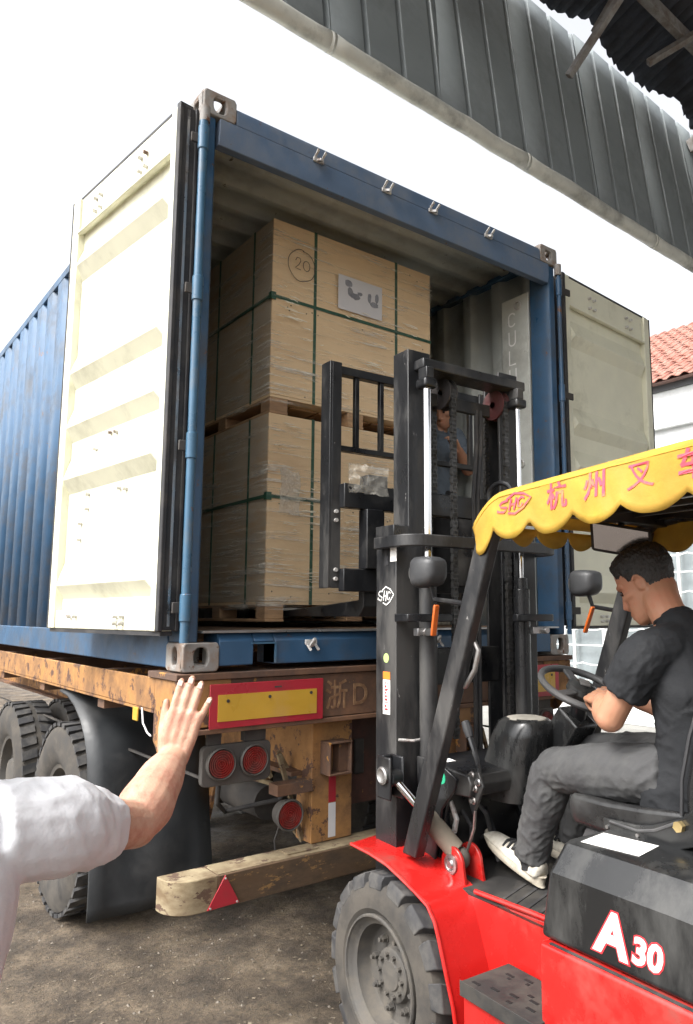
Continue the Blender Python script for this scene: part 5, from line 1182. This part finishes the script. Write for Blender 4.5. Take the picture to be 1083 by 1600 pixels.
def hand(b, o, d, t, scale=1.0, curl=(.15, .15, .15, .15), thumb=(.55, .25), spread=(.10, .03, -.04, -.14), flip=False, nails=None):
    """o wrist, d along the palm, t towards the thumb; the palm faces -n"""
    o, d = V3(o), V3(d).normalized(); t = V3(t); t = (t - d * t.dot(d)).normalized(); n_ = t.cross(d)
    if True:
        n_ = n_.normalized() * (-1 if flip else 1)
    def pt(a, c, h): return o + (d * a + t * c + n_ * h) * scale
    # n_ points to the back or the palm depending on the hand; curl moves against 'n_'
    for c, w in ((.027, .0125), (.009, .0135), (-.009, .0135), (-.026, .012)):
        limb(b, [(pt(-.005, c * .72, 0), .0135 * scale), (pt(.045, c * .95, 0.001), w * scale), (pt(.088, c * 1.02, 0), w * .86 * scale)], n=12)
    L_ = (.070, .078, .072, .056); rd = (.0088, .0090, .0086, .0076)
    for i, c in enumerate((.029, .0095, -.0105, -.029)):
        base = pt(.084 - (.010 if i == 3 else 0) - (.003 if i == 0 else 0), c, 0); a = spread[i]; fd = (d * math.cos(a) + t * math.sin(a)).normalized(); pts = [(base, rd[i] * 1.12 * scale)]
        p = base; ang = 0
        for k, fr_ in enumerate((.45, .30, .25)):
            ang += curl[i] * (1, 1.1, .7)[k]; dv = fd * math.cos(ang) - n_ * math.sin(ang)
            q = p + dv * L_[i] * fr_ * scale
            if k == 2 and nails is not None: nails.append((p.lerp(q, .62) + (n_ * math.cos(ang) + fd * math.sin(ang)) * rd[i] * .80 * scale, dv, t, n_ * math.cos(ang) + fd * math.sin(ang), rd[i] * scale))
            pts += [(p.lerp(q, .55), rd[i] * (1.0, .95, .88)[k] * scale), (q, rd[i] * (1.03, .97, .74)[k] * scale)]; p = q
        limb(b, pts, n=12)
    a, cu = thumb
    b0 = pt(.012, .024, -.004); dv = (d * math.cos(a) + t * math.sin(a)).normalized(); q1 = b0 + (dv * .040 - n_ * .008) * scale
    dv2 = (d * math.cos(a - cu) + t * math.sin(a - cu)).normalized(); q2 = q1 + (dv2 * .030 - n_ * .004) * scale; q3 = q2 + (dv2 * .024) * scale
    limb(b, [(b0, .0155 * scale), (b0.lerp(q1, .6), .0125 * scale), (q1, .0112 * scale), (q1.lerp(q2, .5), .0098 * scale), (q2, .0102 * scale), (q3, .0072 * scale)], n=12)
def blob(b, name, m, parent, vox, sm=4, fac=.5, folds=None, rough=0.):
    """one continuous surface grown from the overlapping lofts; folds(co) gives the cloth's relief in metres"""
    o = b.build(name, m, parent, smooth=180)
    r_ = o.modifiers.new('union', 'REMESH'); r_.mode = 'VOXEL'; r_.voxel_size = vox; r_.use_smooth_shade = True
    s = o.modifiers.new('relax', 'SMOOTH'); s.factor = fac; s.iterations = sm
    if folds is None: return o
    dg = bpy.context.evaluated_depsgraph_get(); dg.update(); me = bpy.data.meshes.new_from_object(o.evaluated_get(dg)); o.modifiers.clear()
    of = off(parent); nn = [v.normal.copy() for v in me.vertices]
    for v, n_ in zip(me.vertices, nn): v.co = v.co + n_ * folds(v.co + of)
    old = o.data; o.data = me; bpy.data.meshes.remove(old); me.name = name
    if not me.materials: me.materials.append(m)
    me.shade_smooth()
    return o
def cloth(segs, amp=.009, fine=.003):
    """wrinkles: ridges that run round a limb (bunched where it bends) and diagonally over a trunk. segs: (a, b, strength at a, strength at b, along, around)"""
    S_ = [(V3(a), V3(c), sa, sb, fa, fr_) for a, c, sa, sb, fa, fr_ in segs]
    def f(co):
        best = None
        for a, c, sa, sb, fa, fr_ in S_:
            ab = c - a; t = max(0, min(1, (co - a).dot(ab) / ab.length_squared)); d = (co - a - ab * t).length
            if best is None or d < best[0]: best = (d, t, ab.length, (co - a - ab * t), sa, sb, fa, fr_, ab)
        d, t, L_, rad, sa, sb, fa, fr_, ab = best
        st = sa + (sb - sa) * t if sa <= 1 and sb <= 1 else 1
        u_ = rad.normalized() if rad.length > 1e-6 else Vector((1, 0, 0))
        w_ = Vector((t * L_ * fa + u_.x * 1.1 + u_.z * .7, u_.x * fr_ + ab.x * 9, u_.y * fr_ + u_.z * fr_ * .7 + ab.z * 9))
        r1 = (1 - abs(noise.noise(w_))) ** 3 - .45
        r2 = (1 - abs(noise.noise(w_ * 2.1 + Vector((7, 3, 1))))) ** 3 - .45
        return (amp * r1 + amp * .45 * r2) * st + fine * noise.noise(co * 38) * .5 + fine * noise.noise(co * 14)
    return f
HAIRF = lambda co: .0035 * noise.noise(co * 150) + .002 * noise.noise(co * 60)
def hair_cap(fr, name, m, parent, line):
    b = MB(); head_shape(b, fr, hairfn=line, n=64); return b, name
def frame_at(pos, fwd, upv=(0, 0, 1)):
    f_ = V3(fwd).normalized(); x = f_.cross(V3(upv)).normalized(); z = x.cross(f_)
    m = Matrix((x, f_, z)).transposed().to_4x4(); m.translation = V3(pos); return m
def crew_line(a, h):
    """short crew cut: thick on top, tapered sides; cut away over the face and around the ear"""
    fc = math.cos(a)                       # 1 at the face, -1 at the nape
    lim = .010 * noise.noise(Vector((a * 6, h * 40, 2))) + (.060 if fc > .72 else (.030 if fc > .35 else (-.002 if fc > .05 else (-.022 if fc > -.25 else (-.055 if fc > -.55 else -.066)))))
    k = (h - lim) / .022
    return (.002 + .010 * min(1, max(0, (h + .04) / .10))) if k > 1 else (-.006 + max(0, min(1, k)) * .009)
def shoe(name, heel, toe, parent, up_=(0, 0, 1)):
    h, t = V3(heel), V3(toe); d = (t - h).normalized(); L_ = (t - h).length; u_ = V3(up_); u_ = (u_ - d * u_.dot(d)).normalized(); sd_ = d.cross(u_)
    fr = Matrix((sd_, d, u_)).transposed().to_4x4(); fr.translation = h; T = lambda *p: fr @ Vector(p)
    b = MB(); W = lambda s: .037 + .012 * math.sin(min(1, s * 1.15) * math.pi * .62) - (.012 * max(0, (s - .75) / .25))
    secs = []
    for s, top in ((.02, .075), (.10, .095), (.22, .098), (.36, .088), (.5, .072), (.65, .060), (.8, .053), (.92, .044), (.985, .030)):
        w_ = W(s); secs.append([T(w_ * c, s * L_, z) for c, z in ((-1, .022), (-1.02, .034), (-.86, .022 + (top - .022) * .62), (-.42, top), (0, top * 1.03), (.42, top), (.86, .022 + (top - .022) * .62), (1.02, .034), (1, .022))])
    b.rings(secs, closed=True); so = b.build(name, K['shoe'], parent, smooth=180); sb = so.modifiers.new('soft', 'SUBSURF'); sb.levels = 1; sb.render_levels = 1
    q = MB(); rr = []
    for k, (z, g) in enumerate(((0, -.003), (.006, .003), (.022, .004), (.030, .001))):
        ring = []
        for i in range(28):
            a = 2 * math.pi * i / 28; s = .5 + .5 * math.cos(a); w_ = W(min(.99, max(.02, s))) + g
            ring.append(T(math.copysign(abs(math.sin(a)) ** .75, math.sin(a)) * w_, -.006 + s * (L_ + .014) + (g if abs(math.cos(a)) > .9 else 0), z + .006 * (s < .35) * (z > .01) + max(0, s - .8) * .03))
        rr.append(ring)
    q.rings(rr); q.build('sole', K['sole'], so, smooth=60)
    q = MB()
    for i in range(5):
        s = .30 + i * .075; zt = .094 - .036 * (s - .30) / .35
        q.tube([T(-.036, s * L_, zt - .016), T(-.018, s * L_ + .004, zt + .002), T(0, s * L_, zt + .006), T(.018, s * L_ - .003, zt + .002), T(.036, s * L_, zt - .016)], .0065, 6)
    q.tube([T(-.004, .37 * L_, .100), T(-.03, .33 * L_, .108), T(-.048, .37 * L_, .085), T(-.042, .43 * L_, .072)], .0055, 6); q.tube([T(.004, .37 * L_, .098), T(.03, .34 * L_, .102), T(.04, .39 * L_, .084)], .0055, 6)
    q.build('laces', K['lace'], so)
    return so
# ---- driver, seated in the forklift (forklift frame)
dv = thing('person', 'forklift driver in black t-shirt and grey jeans seated at the steering wheel', 'person', (-.05, -.93, 1.10), FRAME)
shL, shR = V3((-.228, -.935, 1.562)), V3((.13, -.915, 1.562)); nb = V3((-.055, -.912, 1.640)); hc = V3((-.026, -.790, 1.772))
elL, wrL = V3((-.262, -.800, 1.338)), V3((-.138, -.668, 1.374)); elR, wrR = V3((.22, -.76, 1.31)), V3((.17, -.54, 1.36))
hpL, hpR = V3((-.145, -.925, 1.17)), V3((.045, -.925, 1.17)); knL, knR = V3((-.175, -.475, 1.115)), V3((.105, -.44, 1.14)); anL, anR = V3((-.175, -.345, .80)), V3((.11, -.30, .80))
hf = frame_at(hc, (-.16, .88, -.50), (0, .3, 1)) @ Matrix.Scale(1.03, 4)
b = MB(); head(b, hf)
limb(b, interp([(nb + V3((0, -.02, -.03)), (.070, .064)), (nb + V3((0, .030, .035)), (.060, .060)), (hf @ V3((0, -.025, -.03)), (.058, .066))], 4))
limb(b, interp([((-.05, -.95, 1.13), (.12, .08)), ((-.05, -.985, 1.28), (.11, .075)), ((-.05, -.99, 1.43), (.12, .08)), ((-.05, -.96, 1.54), (.09, .05)), (nb, (.07, .055))], 4), flat=(1, 0, 0), n=24)
for sh, el, wr in ((shL, elL, wrL), (shR, elR, wrR)):
    limb(b, interp([(sh + V3((.03 if sh.x < 0 else -.03, -.01, -.02)), .036), (sh.lerp(el, .5), .046), (el, .046)], 4)); limb(b, interp([(el, .047), (el.lerp(wr, .3), .051), (el.lerp(wr, .7), .041), (wr, (.030, .026))], 4))
for hp, kn, an in ((hpL, knL, anL), (hpR, knR, anR)):
    limb(b, [(hp + V3((0, .05, -.02)), .06), (hp.lerp(kn, .5), .07), (kn, .055)]); limb(b, [(kn, .055), (kn.lerp(an, .35), .056), (an, .036)])
hand(b, wrL + V3((.0, .0, 0)), (.45, .80, .08), (.75, -.40, .45), 1.0, curl=(.75, .8, .85, .9), thumb=(.6, .5))
hand(b, wrR, (-.20, .75, .05), (-.75, -.25, .5), 1.0, curl=(.7, .8, .85, .9), thumb=(.6, .5), flip=True)
blob(b, 'body', K['skin2'], dv, .0045, 3)
b = MB(); head_shape(b, hf, hairfn=crew_line, n=64); o = blob(b, 'hair', K['hair'], dv, .004, 2, folds=HAIRF)
for s in (-1, 1): MB().ball(hf @ V3((s * .031, .083, .004)), .011, .008, .009).build('eye', K['eye'], dv, smooth=180)
b = MB()
limb(b, interp([((-.05, -.940, 1.10), (.192, .150)), ((-.05, -.985, 1.25), (.165, .125)), ((-.05, -.985, 1.42), (.180, .130)), ((-.05, -.955, 1.545), (.160, .090)), (nb + V3((0, -.012, -.012)), (.078, .070))], 4), flat=(1, 0, 0), n=28)
for sh, el, k in ((shL, elL, .70), (shR, elR, .70)):
    limb(b, interp([(nb + V3((0, -.02, -.05)), .062), (sh + V3((.05 if sh.x < 0 else -.05, -.01, 0)), .070), (sh + V3((.0, .005, -.012)), .070)], 4))
    limb(b, interp([(sh + V3((.03 if sh.x < 0 else -.03, -.01, .004)), .072), (sh.lerp(el, .2), .080), (sh.lerp(el, .5), (.074)), (sh.lerp(el, k - .06), (.074))], 4), cap=.12)
blob(b, 'tshirt', K['tee'], dv, .0055, 4, folds=cloth([((-.05, -.96, 1.08), (-.05, -.97, 1.36), 1, .55, 13, 1.6), ((-.05, -.97, 1.36), (-.05, -.90, 1.60), .5, .25, 9, 2.2), (shL, shL.lerp(elL, .85), .5, .9, 14, 1.6), (shR, shR.lerp(elR, .85), .5, .9, 14, 1.6)], .008, .002))
MB().lathe(nb + V3((0, .002, .012)), (0, .35, .94), [(.007 * math.sin(t * .785), .066 + .004 * math.cos(t * .785)) for t in range(9)], n=32).build('collar', K['tee'], dv, smooth=180)
b = MB()
limb(b, interp([((-.05, -.98, 1.16), (.165, .105)), ((-.05, -.90, 1.155), (.165, .10))], 3), flat=(1, 0, 0), n=24)
for hp, kn, an in ((hpL, knL, anL), (hpR, knR, anR)):
    limb(b, interp([(hp, .092), (hp.lerp(kn, .5), .094), (hp.lerp(kn, .9), .078), (kn + V3((0, .01, -.015)), .074), (kn.lerp(an, .3), .076), (kn.lerp(an, .7), .065), (an + V3((0, -.008, -.015)), .060)], 5), cap=.2)
blob(b, 'jeans', K['jean'], dv, .0055, 3, folds=cloth([(hpL, hpL.lerp(knL, .5), 1, .35, 17, 1.3), (hpL.lerp(knL, .5), knL, .3, .9, 17, 1.3), (knL, knL.lerp(anL, .5), .9, .4, 17, 1.3), (knL.lerp(anL, .5), anL, .4, 1, 22, 1.2), (hpR, knR, .7, .7, 17, 1.3), (knR, anR, .7, .9, 17, 1.3)], .008, .0015))
shoe('shoe', (-.178, -.405, .700), (-.165, -.105, .795), dv, (0, -.25, 1)); shoe('shoe', (.11, -.36, .692), (.12, -.06, .74), dv, (0, -.2, 1))
b = MB(); b.tube([anL + V3((0, -.005, -.005)), anL + V3((0, -.01, -.05))], .045, 14); b.build('sock', K['lace'], dv)
# ---- person at the left edge, right arm raised, palm towards the container
gd = thing('person', 'person in a white shirt at the left edge holding one open hand up', 'person', (-1.1, -1.56, 0))
gn = []
gs, ge, gw = V3((-.915, -1.560, 1.318)), V3((-.692, -1.430, 1.258)), V3((-.565, -1.295, 1.352))
b = MB()
gh = frame_at((-1.13, -1.50, 1.545), (-.25, .95, -.05)); head(b, gh)
limb(b, interp([((-1.12, -1.55, .92), (.15, .10)), ((-1.12, -1.56, 1.08), (.135, .10)), ((-1.11, -1.56, 1.25), (.165, .11)), ((-1.10, -1.55, 1.36), (.08, .06)), ((-1.115, -1.52, 1.45), (.056, .058))], 4), flat=(.98, -.2, 0), n=24)
limb(b, interp([(gs, .052), (gs.lerp(ge, .5), .049), (ge, .044)], 4)); limb(b, interp([(ge, .044), (ge.lerp(gw, .25), .056), (ge.lerp(gw, .6), .049), (gw, (.033, .027))], 5), flat=(-.85, .45, 0))
gs2, ge2, gw2 = V3((-1.30, -1.50, 1.33)), V3((-1.36, -1.53, 1.05)), V3((-1.33, -1.42, .84))
limb(b, [(gs2, .056), (ge2, .043)]); limb(b, [(ge2, .043), (gw2, .028)])
hand(b, gw + V3((.002, .002, .0)), (.27, -.05, 1.0), (-.80, .58, .26), 1.06, curl=(.06, .05, .05, .06), thumb=(.42, .22), spread=(.035, .02, -.005, -.17), flip=True, nails=gn)
hand(b, gw2, (0, .1, -1), (.3, .9, 0), .95, curl=(.3, .35, .4, .4))
for x in (-.085, .085): limb(b, [((-1.12 + x, -1.55, .90), .085), ((-1.12 + x, -1.54, .48), .055), ((-1.12 + x, -1.57, .09), .04)])
blob(b, 'body', K['skin'], gd, .0036, 3)
nm_ = mat('fingernail', (.62, .42, .35), .3, var=.03)
for c_, d_, t_, n_, r_ in gn: MB().obox(c_, t_, d_, n_, r_ * .62, r_ * .72, r_ * .16).build('fingernail', nm_, gd, bevel=r_ * .3, seg=3)
b = MB(); head_shape(b, gh, hairfn=crew_line, n=64); blob(b, 'hair', K['hair'], gd, .005, 2, folds=HAIRF)
for s in (-1, 1): MB().ball(gh @ V3((s * .031, .083, .004)), .011, .008, .009).build('eye', K['eye'], gd, smooth=180)
b = MB()
limb(b, interp([((-1.12, -1.555, .86), (.185, .13)), ((-1.12, -1.565, 1.05), (.165, .125)), ((-1.11, -1.565, 1.24), (.18, .128)), ((-1.105, -1.555, 1.345), (.15, .085)), ((-1.105, -1.54, 1.39), (.07, .06))], 4), flat=(.98, -.2, 0), n=28)
limb(b, interp([(gs + V3((-.06, 0, .0)), .080), (gs.lerp(ge, .22), .082), (gs.lerp(ge, .45) + V3((0, 0, -.004)), .072), (gs.lerp(ge, .69) + V3((0, 0, -.004)), .059)], 5), cap=.12)
limb(b, interp([(gs2, .07), (gs2.lerp(ge2, .5), .075), (gs2.lerp(ge2, .8), .074)], 3))
blob(b, 'shirt', K['shirt'], gd, .0055, 3, folds=cloth([((-1.12, -1.555, .86), (-1.105, -1.555, 1.34), .8, .6, 9, 1.8), (gs + V3((-.05, 0, 0)), ge, .8, 1, 16, 1.2), (gs2, ge2, .8, .8, 11, 1.5)], .0045, .001))
b = MB(); limb(b, [((-1.12, -1.55, .93), (.16, .115)), ((-1.12, -1.55, .86), (.165, .115))], flat=(1, 0, 0), n=24)
for x in (-.085, .085): limb(b, [((-1.12 + x, -1.55, .88), .10), ((-1.12 + x, -1.54, .48), .078), ((-1.12 + x, -1.57, .10), .065)])
blob(b, 'trousers', K['work'], gd, .009, 3)
for x in (-.085, .085): shoe('shoe', (-1.12 + x, -1.62, .002), (-1.14 + x, -1.34, .002), gd)
# ---- worker standing in the container beside the crates
wk = thing('person', 'worker in a grey-blue shirt inside the container, half hidden behind the mast', 'person', (2.20, .92, ZB + .165))
z0 = ZB + .165
b = MB(); wh_ = frame_at((2.235, .86, 3.095), (-.75, -.30, -.35), (0, 0, 1)); head(b, wh_)
limb(b, interp([((2.20, .95, z0 + .88), (.15, .10)), ((2.21, .95, z0 + 1.05), (.13, .10)), ((2.215, .94, z0 + 1.22), (.16, .105)), ((2.225, .92, z0 + 1.33), (.075, .06)), ((2.23, .90, z0 + 1.43), (.056, .057))], 4), flat=(.3, 1, 0), n=24)
ws, we, ww = V3((2.26, .78, z0 + 1.29)), V3((2.30, .70, z0 + 1.06)), V3((2.14, .62, z0 + 1.16))
limb(b, interp([(ws, .055), (ws.lerp(we, .5), .049), (we, .043)], 4)); limb(b, interp([(we, .043), (we.lerp(ww, .3), .045), (ww, .029)], 4))
hand(b, ww, (-.6, -.2, .7), (.1, .9, .4), .95, curl=(.5, .5, .55, .6))
ws2, we2, ww2 = V3((2.16, 1.10, z0 + 1.29)), V3((2.06, 1.12, z0 + 1.04)), V3((1.92, .98, z0 + 1.05))
limb(b, [(ws2, .055), (we2, .043)]); limb(b, [(we2, .043), (ww2, .029)]); hand(b, ww2, (-1, -.2, 0), (0, -.2, 1), .95, curl=(.3, .3, .3, .3))
for y in (-.085, .085): limb(b, [((2.20, .95 + y, z0 + .86), .085), ((2.20, .95 + y, z0 + .46), .055), ((2.21, .95 + y, z0 + .09), .04)])
blob(b, 'body', K['skin2'], wk, .005, 3)
b = MB(); head_shape(b, wh_, hairfn=crew_line, n=64); blob(b, 'hair', K['hair'], wk, .005, 2, folds=HAIRF)
for s in (-1, 1): MB().ball(wh_ @ V3((s * .031, .083, .004)), .011, .008, .009).build('eye', K['eye'], wk, smooth=180)
b = MB()
limb(b, interp([((2.20, .95, z0 + .84), (.175, .125)), ((2.21, .95, z0 + 1.03), (.16, .12)), ((2.215, .945, z0 + 1.21), (.178, .122)), ((2.22, .925, z0 + 1.32), (.14, .08)), ((2.225, .915, z0 + 1.36), (.07, .06))], 4), flat=(.3, 1, 0), n=28)
for a_, c_ in ((ws, we), (ws2, we2)): limb(b, interp([(a_ + V3((0, 0, .005)), .066), (a_.lerp(c_, .35), .072), (a_.lerp(c_, .68), .070)], 4))
blob(b, 'shirt', K['work'], wk, .007, 3, folds=cloth([((2.2, .95, z0 + .84), (2.22, .92, z0 + 1.34), .8, .6, 10, 1.8), (ws, we, .7, .9, 12, 1.5), (ws2, we2, .7, .9, 12, 1.5)], .011, .003))
b = MB(); limb(b, [((2.20, .95, z0 + .90), (.15, .11)), ((2.20, .95, z0 + .84), (.155, .11))], flat=(.3, 1, 0), n=24)
for y in (-.085, .085): limb(b, [((2.20, .95 + y, z0 + .86), .098), ((2.20, .95 + y, z0 + .46), .076), ((2.21, .95 + y, z0 + .10), .064)])
blob(b, 'trousers', K['lace'], wk, .010, 3)
for y in (-.085, .085): shoe('shoe', (2.26, .95 + y, z0 + .002), (1.98, .90 + y, z0 + .002), wk)
